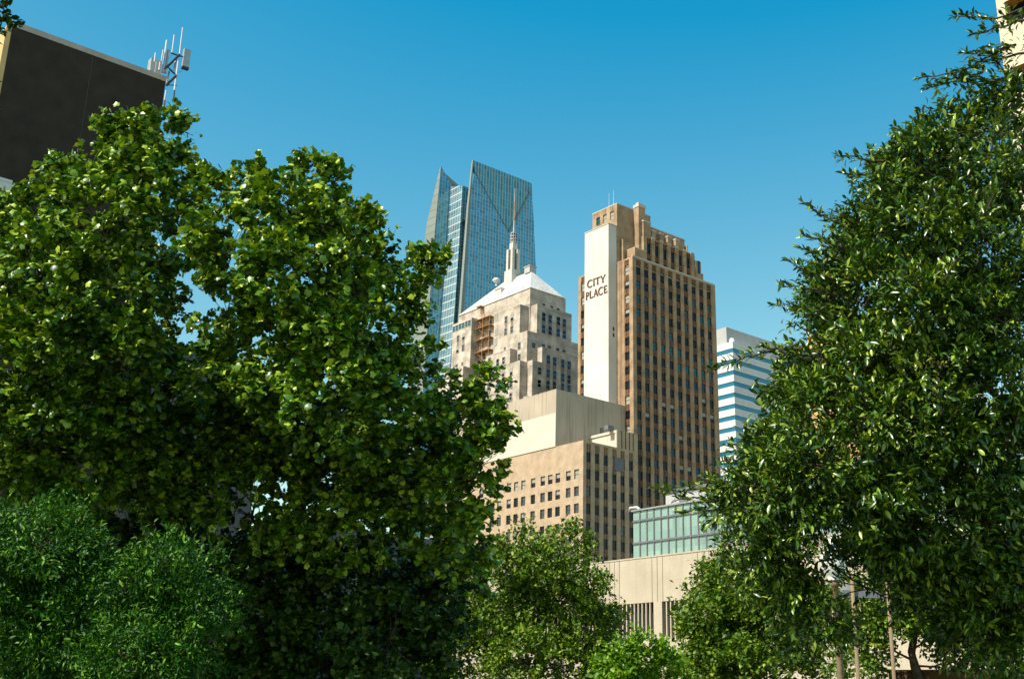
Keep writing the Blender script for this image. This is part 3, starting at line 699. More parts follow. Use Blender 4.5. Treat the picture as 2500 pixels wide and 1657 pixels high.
for i in range(3):
    p, q = eL[i], eL[i + 1]; w0, w1 = .5 + .55 * i, .5 + .55 * (i + 1)
    mb.face([(p[0], 0, p[1]), (q[0], 0, q[1]), (q[0], 1.2 + .4 * i, q[1]), (p[0], .8 + .4 * i, p[1])], 0)
    mb.face([(p[0] - .05, -.25, p[1]), (q[0] - .05, -.25, q[1]), (q[0] + w1 * 1.1, -.25, q[1]), (p[0] + w0, -.25, p[1])], 0)
    mb.face([(p[0] - .05, -.25, p[1]), (q[0] - .05, -.25, q[1]), (q[0] - .05, 0, q[1]), (p[0] - .05, 0, p[1])], 0)
mb.build('edge_fin', MT['dv_edge'], dv.o)
# stepped core between the two fins
yc = 14.0
def on(fn_, lst, pl): return [fn_(x, y, pl) for x, y in lst]
cR = on(dv.R, [(1129, 453), (1121, 600), (1111, 735)], yc); cR.append(ext(cR[1], cR[2]))
ac = cR[0][0]
mb = MB(); mb2 = MB()
cLft = [(1099, 456), (1089, 560), (1077, 700)]
cl = [dv.L(x, y, cR[i][0]) for i, (x, y) in enumerate(cLft)]; cl.append(ext(cl[1], cl[2]))
for i in range(3):
    mb2.face([(cR[i][0], yc, cR[i][1]), (cR[i + 1][0], yc, cR[i + 1][1]), (cR[i + 1][0], cl[i + 1][0], cl[i + 1][1]), (cR[i][0], cl[i][0], cl[i][1])], 0)
    mb.face([(cR[i][0], yc, cR[i][1]), (cR[i + 1][0], yc, cR[i + 1][1]), (cR[i + 1][0] + 22, yc, cR[i + 1][1]), (cR[i][0] + 22, yc, cR[i][1])], 0)
mb2.face([(ac, yc, cR[0][1]), (ac, cl[0][0], cl[0][1]), (ac + 20, cl[0][0], cl[0][1]), (ac + 20, yc, cR[0][1])], 0)
mb2.build('lit_tone_glass_face', MT['dv_core'], dv.o); mb.build('core_facade', MT['dv_main'], dv.o)
yf = cl[0][0]
fe_ = on(dv.R, [(1076.5, 405), (1062, 560), (1047, 760)], yf); fe_.append(ext(fe_[1], fe_[2]))
fr_ = [dv.R(1103.5, 454, yf), dv.R(1093, 560, yf), dv.R(1080, 700, yf)]; fr_.append(ext(fr_[1], fr_[2]))
mb = MB()
for i in range(3): mb.face([(fe_[i][0], yf, fe_[i][1]), (fe_[i + 1][0], yf, fe_[i + 1][1]), (fr_[i + 1][0] + (3 if i else 0), yf, fr_[i + 1][1]), (fr_[i][0] + (3 if i > 1 else 0), yf, fr_[i][1])], 0)
mb.build('fin_facade', MT['dv_main'], dv.o)
g = [fe_[0]] + [None] * 3
gl = [dv.L(1073.5, 412, fe_[0][0]), dv.L(1042, 545, fe_[1][0]), dv.L(1015, 770, fe_[2][0])]; gl.append(ext(gl[1], gl[2]))
mb = MB()
for i in range(3): mb.face([(fe_[i][0], yf, fe_[i][1]), (fe_[i + 1][0], yf, fe_[i + 1][1]), (fe_[i + 1][0], gl[i + 1][0], gl[i + 1][1]), (fe_[i][0], gl[i][0], gl[i][1])], 0)
mb.face([(fe_[3][0], gl[3][0], 0), (fe_[0][0], gl[0][0], gl[0][1]), (fr_[0][0] + 10, gl[0][0], fr_[0][1]), (fe_[3][0] + 60, gl[3][0], 0)], 0)
mb.build('grey_metal_face', MT['dv_grey'], dv.o)

# ---- white tower with blue glass bands
hb = Bld('banded_tower', 'white office tower with horizontal blue glass bands behind the magnolia', 'skyscraper', far(1788.4, 831.9, 370))
HZ = 120.1; HX, HY = 46.0, 24.0; ST = 3.765; hz0 = hb.L(1780, 760 + 310 / 3.2)[1]
mb = MB(); gb = MB()
k = 0; ztop = HZ
for k in range(32):
    gt = hz0 + .75 - ST * k; gbm = gt - 1.5
    mb.box(0, HX, 0, HY, gt, ztop, 0); gb.box(.18, HX - .18, .18, HY - .18, gbm, gt, 0); ztop = gbm
    if ztop < 5: break
mb.box(0, HX, 0, HY, 0, ztop, 0)
hb_w = mb.build('wall', MT['h_white'], hb.o); gb.build('window_band', MT['h_glass'], hb.o)
py_, pz_ = hb.L(1773, 798, 1.2); px_ = hb.R(1872, 832, py_)[0]
mb = MB(); mb.box(1.2, px_ + 14, py_, HY - 2, HZ, pz_, 0); mb.build('penthouse', MT['h_grey'], hb.o)
mb = MB(); mb.lathe((1.6, 1.6, HZ), [(.9, 0), (.9, 1.2), (.5, 1.7)], 10); mb.build('roof_fan', MT['h_white'], hb.o)

# ---- low concrete civic building with louvres, glass box and penthouse on its roof
m0 = far(1483, 1372, 130); mshift = -58.0
mbld = Bld('concrete_hall', 'long low concrete building with vertical louvres, beneath the green glass box', 'building', m0[:2] + AX_L * mshift)
MZ = mbld.L(1483, 1372)[1]; yl_ = mbld.L(1677, 1461.6)
s6 = 2.815
def c6(x, y): return 1450 + x / s6, 1100 + y / s6
lzt = mbld.L(*c6(383, 1040))[1]; lzb = mbld.L(*c6(383, 1298))[1]
fp = [mbld.L(*c6(x, 1100))[0] for x in (275, 302, 329, 356, 383)]; pitch = (fp[0] - fp[-1]) / 4
pl0 = mbld.L(*c6(410, 1100))[0]; pl1 = mbld.L(*c6(468, 1100))[0]      # pilaster edges (left, right)
MY = -mshift + 30
mb = MB(); op = []; y = pl0
baylen = pitch * 9
fins = []
cy = pl0
while cy + baylen < MY - 2: op.append((cy, cy + baylen)); cy += baylen + (pl0 - pl1)
cy = pl1
while cy - baylen > 2: op.append((cy - baylen, cy)); cy -= baylen + (pl0 - pl1)
mb.wall('L', 0, 0, MY, 0, MZ, [(a, b, lzb, lzt) for a, b in op], .9, 0); mb.box(.9, 45, 0, MY, 0, MZ, 0)
mb.box(-.05, .0 - .005, 0, MY, MZ - .001, MZ + .15, 0)
mwall = mb.build('wall', MT['m_conc'], mbld.o)
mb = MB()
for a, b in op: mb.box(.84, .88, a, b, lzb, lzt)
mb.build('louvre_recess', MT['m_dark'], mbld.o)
for a, b in op:
    mb = MB()
    for k in range(1, 9): mb.box(.05, .3, a + pitch * k - .075, a + pitch * k + .075, lzb + .005, lzt - .005)
    mb.build('louvre', MT['m_conc'], mbld.o)
for a, b in op:
    mb = MB()
    for d in (-.35, 0, .35):
        y = b + (pl0 - pl1) / 2 + d * 2.2; mb.box(-.02, .03, y - .035, y + .035, lzt + .01, MZ - .02)
    mb.build('panel_joint', MT['m_joint'], mbld.o)
# glass box
ng = Bld('glass_rooftop_box', 'pale green glass box standing on the roof of the low concrete building', 'building', mbld.C)
gx = 2.0; gy1, gz1 = ng.L(1546, 1249, gx); gzb = MZ + .02; GX = 20
gz_a = ng.L(*c6(272, 487), gx)[1]; gz_b = ng.L(*c6(275, 638), gx)[1]
vcol = [ng.L(*c6(x, 560), gx)[0] for x in (318, 366, 414, 463, 514)]; vp = (vcol[0] - vcol[-1]) / 4
mb = MB(); mb.box(gx, GX, 1, gy1, gzb, gz1); nw = mb.build('glass_wall', MT['n_glass'], ng.o)
mb = MB(); y = vcol[0] + vp
while y > 2:
    if y < gy1 - .1: mb.box(gx - .10, gx - .002, y - .07, y + .07, gzb + .02, gz1 - .02)
    y -= vp
for z in (gz_a, gz_b, gzb + .15): mb.box(gx - .14, gx - .004, 1.1, gy1 - .02, z - .1, z + .1)
mb.build('mullion', MT['vent'], ng.o)
mb = MB(); mb.box(gx - .2, GX + .2, .9, gy1 + .15, gz1, gz1 + .17); mb.build('roof_edge', MT['steel'], ng.o)
mb = MB(); mb.tube([(gx + .4, gy1 - .6, gz1 + .3), (gx + .4, gy1 - .2, gz1 + .55), (gx + .4, gy1 + .9, gz1 + .6), (gx + .4, gy1 + 1.0, gz1 + .2)], .14, 8); mb.build('overflow_pipe', MT['white_paint'], ng.o)
og = Bld('rooftop_penthouse', 'light grey rooftop block with a dark coping, above the glass box', 'building', mbld.C)
oy, oz = og.L(1625, 1205, 12.0); 
mb = MB(); mb.box(12, 24, 8, oy, MZ, oz); mb.build('wall', MT['h_grey'], og.o)
mb = MB(); mb.box(11.8, 24.2, 7.8, oy + .15, oz, oz + .35); mb.build('coping', MT['vent'], og.o)
vx = og.L(*c6(610, 350), 12.0); mb = MB(); mb.box(11.93, 11.99, vx[0] - .5, vx[0] + .5, vx[1] - .4, vx[1] + .4); mb.build('vent', MT['vent'], og.o)

# ---- dark brown tower at the left with aerials, and the wing in front of it
db = Bld('dark_brown_tower', 'dark brown slab tower with pale parapet and cellular aerials at its corner', 'building', far(33, 51, 110))
BX = db.R(406, 188)[0]; BZ = db.R(406, 188)[1]
mb = MB(); mb.box(0, BX, 0, 22, 0, BZ - .6, 0)
seam_x = db.R(225, 150)[0]
mb.box(seam_x - .04, seam_x + .04, -.03, -.002, 0, BZ - .7, 1)
mb.build('wall', [MT['b_clad'], MT['b_seam']], db.o)
mb = MB(); mb.box(-.12, BX + .06, -.08, 22, BZ - .6, BZ); mb.build('parapet', MT['b_cap'], db.o)
mb = MB(); mb.box(-.5, -.01, 0.02, 22, 0, BZ - .65); mb.build('end_wall', MT['b_tan'], db.o)
# aerial cluster: pipes, arms and panel antennas fixed to the corner
s8 = 6.815
def c8(x, y): return 350 + x / s8, 50 + y / s8
ac_ = empty('cell_antenna', (db.C[0] + AX_R[0] * BX, db.C[1] + AX_R[1] * BX, 0), YAW, label='cluster of pale cellular aerials on steel arms at the dark tower corner', cat='antenna')
def pa(x, y, yy=-.6):
    u, z = db.R(*c8(x, y), yy); return (u - BX, yy, z)
def pole(x0, y0, x1, y1, r, yy, mat='steel', nm='whip', par=None):
    m_ = MB(); m_.tube([pa(x0, y0, yy), pa(x1, y1, yy)], r, 8); return m_.build(nm, MT[mat], par or ac_)
pole(603, 560, 655, 125, .075, -1.2, 'steel'); pole(475, 560, 515, 245, .07, -.9, 'steel'); pole(315, 870, 392, 335, .11, -.5, 'steel')
pole(185, 690, 203, 545, .08, -.5, 'steel'); pole(300, 690, 330, 495, .07, -.6, 'steel'); pole(262, 830, 280, 700, .1, -.6, 'steel')
pole(360, 880, 415, 500, .16, -.4, 'steel', 'panel_antenna')
pole(395, 1040, 430, 850, .09, -.4); pole(355, 1330, 380, 1170, .09, -.4); pole(345, 1440, 357, 1330, .1, -.4, 'dark_metal')
pole(515, 1170, 580, 680, .09, -1.2); pole(492, 1355, 517, 1165, .1, -1.2, 'dark_metal'); pole(508, 830, 545, 660, .11, -.8, 'steel', 'panel_antenna')
m_ = MB(); m_.tube([pa(355, 815, -.4), pa(605, 570, -1.3)], .13, 8); m_.tube([pa(375, 1090, -.3), pa(550, 915, -1.3)], .13, 8); m_.tube([pa(420, 790, -.4), pa(560, 920, -1.2)], .07, 6)
m_.tube([pa(460, 545, -.9), pa(615, 600, -1.3)], .08, 6); m_.tube([pa(375, 1075, -.3), pa(555, 1085, -1.2)], .05, 6); m_.tube([pa(440, 820, -.6), pa(520, 890, -1.2)], .1, 6); m_.build('support_arm', MT['dark_metal'], ac_)
m_ = MB(); c_ = pa(712, 640, -1.5); m_.box(c_[0] - .36, c_[0] + .36, c_[1] - .2, c_[1] + .2, c_[2] - 1.0, c_[2] + 1.05); m_.box(c_[0] - .36, c_[0] + .36, c_[1] - .2, c_[1] + .2, c_[2] - 1.25, c_[2] - 1.0, 1)
m_.tube([pa(615, 595, -1.3), pa(690, 610, -1.5)], .08, 6, 1); m_.tube([pa(690, 770, -1.5), pa(640, 840, -1.4), pa(590, 870, -1.2)], .025, 5, 1); m_.build('panel_antenna', [MT['steel'], MT['dark_metal']], ac_)
m_ = MB(); c_ = pa(190, 770, .8); m_.box(c_[0] - .55, c_[0] + .6, .5, 1.4, BZ, c_[2] + .75, 0); m_.box(c_[0] - .1, c_[0] + .5, .2, .5, BZ, c_[2] + .3, 0); m_.build('equipment_box', MT['steel'], ac_)
lw = Bld('low_wing', 'white parapet of a lower grey wing at the left edge, before the dark tower', 'building', far(25, 441, 62))
lx, lz_ = lw.R(25, 441)
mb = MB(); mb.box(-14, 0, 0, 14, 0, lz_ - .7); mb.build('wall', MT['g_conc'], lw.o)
mb = MB(); mb.box(-14.1, .1, -.1, 14, lz_ - .7, lz_); mb.build('parapet', MT['h_white'], lw.o)

# ---- grey buildings seen through the trees
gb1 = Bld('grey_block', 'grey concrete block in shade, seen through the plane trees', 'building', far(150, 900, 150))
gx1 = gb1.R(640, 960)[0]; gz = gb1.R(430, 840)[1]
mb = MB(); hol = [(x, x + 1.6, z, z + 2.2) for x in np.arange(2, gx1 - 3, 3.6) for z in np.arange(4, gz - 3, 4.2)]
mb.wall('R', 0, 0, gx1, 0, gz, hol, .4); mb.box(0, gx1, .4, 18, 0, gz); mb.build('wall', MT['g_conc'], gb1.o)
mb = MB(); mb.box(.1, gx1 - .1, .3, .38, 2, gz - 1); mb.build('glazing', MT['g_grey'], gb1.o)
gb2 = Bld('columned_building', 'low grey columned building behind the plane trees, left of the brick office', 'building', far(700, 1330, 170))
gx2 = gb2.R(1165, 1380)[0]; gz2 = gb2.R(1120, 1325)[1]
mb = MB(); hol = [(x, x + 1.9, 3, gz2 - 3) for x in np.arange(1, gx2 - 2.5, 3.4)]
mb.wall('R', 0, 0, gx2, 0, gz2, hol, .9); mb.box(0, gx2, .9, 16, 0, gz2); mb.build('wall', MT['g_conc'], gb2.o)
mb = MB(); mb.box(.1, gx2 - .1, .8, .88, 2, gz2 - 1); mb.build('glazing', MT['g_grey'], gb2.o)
# ---- peach building behind the right tree, cream tower in the top right corner
pb = Bld('peach_building', 'peach stucco building glimpsed behind the magnolia crown', 'building', far(2080, 790, 190))
pz = pb.L(2080, 790)[1]
mb = MB(); hol = [(y, y + 1.6, z, z + 2) for y in np.arange(2, 14, 3.5) for z in np.arange(6, pz - 3, 4)]
mb.wall('L', 0, 0, 9, 0, pz, [h for h in hol if h[1] < 8.5], .3); mb.box(.3, 30, 0, 9, 0, pz); mb.build('wall', MT['peach'], pb.o)
mb = MB(); mb.box(.2, .28, .2, 8.8, 4, pz - 1); mb.build('glazing', MT['g_dark'], pb.o)
ct0 = far(2430.5, 0, 62)
ct = Bld('cream_tower', 'cream tower with deep window openings, reveals coloured as sunlit, in the top right corner', 'building', ct0[:2] - AX_L * 16)
s2 = 5.227
def c2(x, y): return 2200 + x / s2, y / s2
yj = ct.L(*c2(1320, 60))[0]; zt_ = ct.L(*c2(1325, 25))[1]; zb2 = ct.L(*c2(1350, 330))[1]; zt2 = ct.L(*c2(1440, 860))[1]
stc = zt_ - zt2
hh = zt_ - zb2; mb = MB(); hol = []
for k in range(-4, 12):
    z1_ = zt_ - stc * k
    if z1_ - hh < 4: break
    for j in range(3):
        y1_ = yj - j * 4.6
        if y1_ - 3.4 > .3: hol.append((y1_ - 3.4, y1_, z1_ - hh, z1_))
CZ = zt_ + stc * 5
mb.wall('L', 0, 0, 16, 0, CZ, hol, .75, 0, 1); mb.box(.75, 20, 0, 16, 0, CZ)
mb.build('wall', [MT['cream'], MT['ochre']], ct.o)
for i, (a, b, c, d) in enumerate(hol):
    ct.win('L', (a + b) / 2, (c + d) / 2, .66, b - a, d - c, 'half' if i % 3 else 'dark', 0)
ct.flush(rail=True)

# ---- brown garden wall at the lower right
g0 = at(2170, 1650, 44); g1 = at(2560, 1627, 40); gwz = at(2400, 1634, 42)[2]
bw = empty('garden_wall', (g0[0], g0[1], 0), math.atan2(g1[1] - g0[1], g1[0] - g0[0]), label='low brown brick garden wall before the pale building, lower right', cat='wall')
L_ = math.hypot(g1[0] - g0[0], g1[1] - g0[1]) + 3
mb = MB(); mb.box(0, L_, 0, .4, 0, gwz - .1); mb.build('wall', MT['brown_wall'], bw)
mb = MB(); mb.box(-.05, L_, -.05, .45, gwz - .1, gwz); mb.build('coping', MT['brown_wall'], bw)

# ------------------------------------------------------------------ street furniture
gc = at(2026, 1366, 24.5); pb0 = at(2052, 1657, 24.5)
lp = empty('globe_lamp', (gc[0] + .08, gc[1], 0), 0, label='lamp post with a white globe on a tan post beneath the magnolia', cat='street lamp')
zg = gc[2]
mb = MB(); mb.lathe((0, 0, 0), [(.16, 0), (.16, .5), (.085, .7), (.06, zg - .55), (.10, zg - .52), (.10, zg - .42)], 12); mb.build('post', MT['post'], lp)
mb = MB(); mb.lathe((-.02, 0, zg - .42), [(.10, 0), (.20, .1), (.27, .3), (.25, .5), (.15, .74), (.06, .84), (.02, .9)], 16); mb.build('globe', MT['globe'], lp)
a0 = at(2082, 1450, 36); b0 = at(2168, 1450, 36)
sf = empty('sign_frame', (a0[0], a0[1], 0), math.atan2(b0[1] - a0[1], b0[0] - a0[0]), label='grey crossbar frame on two tan posts among the lower right foliage', cat='sign frame')
wd = math.hypot(b0[0] - a0[0], b0[1] - a0[1]); za = at(2080, 1400, 36)[2]; zb3 = at(2165, 1368, 36)[2]; zc0 = at(2120, 1458, 36)[2]; zc1 = at(2120, 1440, 36)[2]
mb = MB(); mb.lathe((0, 0, 0), [(.09, 0), (.06, 1), (.055, za)], 10); mb.build('post', MT['post'], sf)
mb = MB(); mb.lathe((wd, 0, 0), [(.09, 0), (.06, 1), (.055, zb3)], 10); mb.build('post', MT['post'], sf)
mb = MB(); mb.lathe((wd, 0, zb3), [(.08, 0), (.12, .1), (.1, .28), (.03, .36)], 10); mb.build('finial', MT['globe'], sf)
mb = MB(); mb.box(-.28, wd, .06, .18, zc0, zc1); mb.build('crossbar', MT['vent'], sf)
mb = MB(); mb.box(-.30, .0, .185, .25, zc1 - .05, zc1 + .22); mb.build('panel', MT['steel'], sf)
def street_lamp(px, D, armx, zarm, label, left=True):
    p_ = at(px, 1640, D)
    sl = empty('street_lamp', (p_[0], p_[1], 0), 0, label=label, cat='street lamp', group='slim white street lamps')
    m1 = MB(); m1.lathe((0, 0, 0), [(.14, 0), (.14, .3), (.09, .5), (.06, zarm)], 10); m1.build('pole', MT['white_paint'], sl)
    m1 = MB(); m1.tube([(0, 0, zarm - .3), (armx * .25, 0, zarm + .05), (armx * .8, 0, zarm + .2)], [.05, .045, .04], 8); m1.build('arm', MT['white_paint'], sl)
    m1 = MB(); m1.tube([(armx * .78, 0, zarm + .2), (armx * .86, 0, zarm + .22), (armx * .96, 0, zarm + .2), (armx, 0, zarm + .15)], [.06, .13, .12, .04], 10); m1.build('lamp_head', MT['white_paint'], sl)
hd = at(2240, 1508, 46); p1 = at(2402, 1640, 46)
street_lamp(2406, 46, hd[0] - p1[0], hd[2] - .15, 'slim white street lamp with long arm near the brown garden wall')
street_lamp(1431, 73, -1.4, at(1431, 1400, 73)[2], 'slim white street lamp standing beneath the small-leaved oak')

# ------------------------------------------------------------------ trees
def mesh_fast(name, V, F, mat, parent, smooth=False):
    nv, (nf, k) = len(V), F.shape
    me = bpy.data.meshes.new(name); me.vertices.add(nv); me.vertices.foreach_set('co', V.astype(np.float32).ravel())
    me.loops.add(nf * k); me.loops.foreach_set('vertex_index', F.astype(np.int32).ravel())
    me.polygons.add(nf); me.polygons.foreach_set('loop_start', np.arange(0, nf * k, k, dtype=np.int32))
    me.materials.append(mat); me.update(calc_edges=True)
    if smooth: me.polygons.foreach_set('use_smooth', np.ones(nf, bool))
    o = bpy.data.objects.new(name, me); C.objects.link(o); o.parent = parent; return o
def unit(a): return a / (np.linalg.norm(a, axis=-1, keepdims=True) + 1e-9)
# leaf blades: x across, y along, z up
def tpl_plane():    # lobed plane-tree leaf
    o = [(0, 0), (.28, -.08), (.55, .10), (.44, .28), (.62, .52), (.36, .64), (0, .96), (-.36, .64), (-.62, .52), (-.44, .28), (-.55, .10), (-.28, -.08)]
    v = [(0, .35, .04)] + [(x, y, -.22 * abs(x) - .12 * y * y) for x, y in o]
    f = [(0, 1 + i, 1 + (i + 1) % 12) for i in range(12)]
    return np.array(v), np.array(f)
def tpl_oval(wd, fold=.35):
    v = [(0, 0, 0), (wd * .8, .3, fold * wd), (wd * .85, .62, fold * wd), (0, 1, -.08), (-wd * .85, .62, fold * wd), (-wd * .8, .3, fold * wd), (0, .5, .02)]
    f = [(0, 1, 6), (1, 2, 6), (2, 3, 6), (3, 4, 6), (4, 5, 6), (5, 0, 6)]
    return np.array(v), np.array(f)
def tpl_small(wd):
    return np.array([(0, 0, 0), (wd, .5, .1), (0, 1, 0), (-wd, .5, .1)]), np.array([(0, 1, 2), (0, 2, 3)])
def leaf_mesh(name, P, Fd, N, S, tpl, mat, parent):
    v, f = tpl; f_ = unit(Fd); n_ = unit(N - f_ * np.sum(N * f_, -1, keepdims=True)); s_ = np.cross(f_, n_)
    V = P[:, None, :] + S[:, None, None] * (v[None, :, 0:1] * s_[:, None] + v[None, :, 1:2] * f_[:, None] + v[None, :, 2:3] * n_[:, None])
    F = (np.arange(len(P))[:, None, None] * len(v) + f[None]).reshape(-1, f.shape[1])
    return mesh_fast(name, V.reshape(-1, 3), F, mat, parent)
def tubes_mesh(name, paths, mat, parent, n=6):
    Vs, Fs = [], []; off = 0
    for pts, rad in paths:
        P = np.array(pts); k = len(P); T = np.gradient(P, axis=0); T = unit(T)
        a = np.cross(T, np.array([.31, .17, .93])); a = unit(a); b = np.cross(T, a); an = np.arange(n) * 2 * math.pi / n
        ring = P[:, None] + np.array(rad)[:, None, None] * (np.cos(an)[None, :, None] * a[:, None] + np.sin(an)[None, :, None] * b[:, None])
        i = np.arange(k - 1)[:, None] * n; j = np.arange(n)[None]; j2 = (j + 1) % n
        Fs.append((np.stack([i + j, i + j2, i + n + j2, i + n + j], -1).reshape(-1, 4)) + off); Vs.append(ring.reshape(-1, 3)); off += k * n
    return mesh_fast(name, np.concatenate(Vs), np.concatenate(Fs), mat, parent, True)
def curve(a, b, rg, k=6, wob=.12, sag=0.0):
    a, b = np.array(a), np.array(b); t = np.linspace(0, 1, k)[:, None]; L = np.linalg.norm(b - a)
    m = rg.normal(0, wob * L * .5, 3); p = a + (b - a) * t + np.sin(t * math.pi) * m; p[:, 2] += (sag * L * np.sin(t[:, 0] * math.pi)); p[1:-1] += rg.normal(0, .02 * L, (k - 2, 3))
    return p
def grow(name, label, cat, base, D, clumps, tpl, mat, bark, leaf, sprays, per, slen, r_trunk, seed, fork=.35, depth=.55, twigs=(), up=.35, droop=.0, group=None, back=None, conv=1.0, shell=.45, trunk_top=None, lean=(0, 0), shoots=(0, .5), tuft=.8, nrm=.62):
    """tapered trunk and limbs reaching every leaf mass; leaves sit in sprays on twigs through the masses' outer volume"""
    rg = np.random.default_rng(seed)
    b3 = np.array([base[0], base[1], 0.0]); t = empty(name, tuple(b3), 0, label=label, cat=cat, group=group)
    cl = []
    for c in clumps:
        px, py, rp = c[:3]; off = c[3] if len(c) > 3 else rg.normal(0, depth); dens = c[4] if len(c) > 4 else 1.0
        p = at(px, py, D + off); cl.append((p, rp * (D + off) / FPX * 1.0, dens))
    if back:
        for (p, r, dens) in list(cl):
            if rg.random() < back[1]: cl.append((p + np.array([rg.normal(0, r * .3), back[0] * (.6 + .8 * rg.random()), rg.normal(0, r * .3)]), r * 1.05, .6 * dens))
    cen = np.mean([c[0] for c in cl], 0); zmax = max(c[0][2] for c in cl); zmin = min(c[0][2] for c in cl)
    top = trunk_top if trunk_top is not None else zmin + (zmax - zmin) * .45
    nodes = []; paths = []
    k = 9; tp = curve(b3, (cen[0] * .55 + b3[0] * .45 + lean[0], cen[1] * .55 + b3[1] * .45 + lean[1], top), rg, k, .04)
    rad = np.linspace(r_trunk, r_trunk * .42, k); rad[0] *= 1.35; paths.append((tp, rad))
    for p, r in zip(tp[max(1, int(k * fork)):], rad[max(1, int(k * fork)):]): nodes.append((p, r))
    order = sorted(range(len(cl)), key=lambda i: np.linalg.norm(cl[i][0] - tp[-1]))
    for i in order:
        c, r, dn = cl[i]
        best = min(nodes, key=lambda q: np.linalg.norm(q[0] - c) + max(0, q[0][2] - c[2] + .2 * np.linalg.norm(q[0][:2] - c[:2])) * 1.2 + .3 / (q[1] + .02) * .05)
        L = np.linalg.norm(best[0] - c); ra = min(best[1] * .72, .018 + .022 * L); pth = curve(best[0], c, rg, 6, .16, .05); rr = np.linspace(ra, max(ra * .35, .012), 6)
        paths.append((pth, rr)); nodes += list(zip(pth[2:], rr[2:]))
        for _ in range(5):
            dv_ = unit(rg.normal(0, 1, 3) + [0, 0, .4]); e_ = c + dv_ * r * .92; paths.append((curve(pth[rg.integers(3, 6)], e_, rg, 4, .2), np.linspace(max(ra * .3, .01), .005, 4)))
    PP, FF, NN, SS = [], [], [], []
    for c, r, dn in cl:
        ns = max(3, int(sprays * r * r * dn)); d = unit(rg.normal(0, 1, (ns, 3)))
        nsub = int(np.clip(ns / 9, 5, 18)); sub = unit(rg.normal(0, 1, (nsub, 3)) + [-.15, -.25, .2])       # boughs: tufts with gaps between them
        pick = rg.random(ns) < tuft; d[pick] = unit(sub[rg.integers(0, nsub, ns)] + rg.normal(0, .24, (ns, 3)))[pick]
        lob = np.zeros(ns)
        for _ in range(7):
            q = unit(rg.normal(0, 1, 3)); lob += np.maximum(0, d @ q - .45) * rg.uniform(-.9, 1.1)
        rr = r * (1 + np.clip(lob, -.32, .42)) * (shell + (1.06 - shell) * rg.random(ns) ** .6)
        o = c + d * rr[:, None]
        sdir = unit(d * .9 + rg.normal(0, .5, (ns, 3)) + [0, 0, up - droop])
        k_ = per; tt = (np.arange(k_) + rg.random((ns, k_))) / k_
        pos = o[:, None] + sdir[:, None] * (tt[..., None] * slen) + rg.normal(0, slen * .16, (ns, k_, 3)); pos[..., 2] -= droop * slen * tt ** 2
        fd = unit(sdir[:, None] * .7 + rg.normal(0, .65, (ns, k_, 3)) - np.array([0, 0, .25 + droop]))
        nn = unit(np.array([0, 0, 1.0]) + sdir[:, None] * .35 + rg.normal(0, nrm, (ns, k_, 3)) + np.array([SUN_DIR.x, SUN_DIR.y, 0]) * .3)
        PP.append(pos.reshape(-1, 3)); FF.append(fd.reshape(-1, 3)); NN.append(nn.reshape(-1, 3)); SS.append(leaf * rg.uniform(.5, 1.3, ns * k_))
    for c, r, dn in cl:
        for _ in range(shoots[0]):
            d = unit(rg.normal(0, 1, 3) + [-.35, -.35, .25]); L = r * (shoots[1] * rg.uniform(.5, 1.3) + .35)
            a_ = c + d * r * .75; e_ = a_ + unit(d + rg.normal(0, .3, 3) + [0, 0, .12]) * L; q0 = curve(a_, e_, rg, 6, .1)
            paths.append((q0, np.linspace(.014, .004, 6))); nl = int(L / leaf * 7) + 5; u = np.linspace(0, 5, nl)
            q = np.stack([np.interp(u, np.arange(6), q0[:, i]) for i in range(3)], 1); dr = unit(np.gradient(q, axis=0))
            spr = np.linspace(1.1, .15, nl)[:, None] * leaf * .7
            PP.append(q + rg.normal(0, 1, (nl, 3)) * spr); FF.append(unit(dr * .8 + rg.normal(0, .6, (nl, 3)))); NN.append(unit(np.array([-.25, -.25, 1.0]) + rg.normal(0, .45, (nl, 3)))); SS.append(leaf * rg.uniform(.7, 1.2, nl))
    for tw in twigs:    # single shoots that stand out of the outline
        pts = [at(x, y, D + (tw[-1] if not isinstance(tw[-1], tuple) else 0)) for x, y in [q for q in tw if isinstance(q, tuple)]]
        P = np.array(pts); seg = np.linalg.norm(np.diff(P, axis=0), axis=1); cum = np.r_[0, np.cumsum(seg)]; nl = int(cum[-1] / leaf * 9) + 6
        u = np.linspace(0, cum[-1], nl); q = np.stack([np.interp(u, cum, P[:, i]) for i in range(3)], 1); dr = unit(np.gradient(q, axis=0)) * -1
        m_ = 8; uu = np.linspace(0, cum[-1], m_); qq = np.stack([np.interp(uu, cum, P[:, i]) for i in range(3)], 1); qq[1:-1] += rg.normal(0, leaf * .12, (m_ - 2, 3))
        paths.append((qq[::-1], np.linspace(.02, .005, m_)))
        spread = np.linspace(.05, 1.0, nl)[:, None] * leaf * 1.1
        PP.append(q + rg.normal(0, 1, (nl, 3)) * spread * .6); FF.append(unit(dr * .8 + rg.normal(0, .55, (nl, 3)) + [0, 0, .15])); NN.append(unit(np.array([-.2, -.3, 1.0]) + rg.normal(0, .45, (nl, 3)))); SS.append(leaf * rg.uniform(.7, 1.2, nl))
    P, F_, N_, S_ = map(np.concatenate, (PP, FF, NN, SS))
    P = P - b3; paths = [(np.array(p) - b3, r) for p, r in paths]
    tubes_mesh('trunk', paths, bark, t); leaf_mesh('crown', P, F_, N_, S_, tpl, mat, t)
    return len(P)

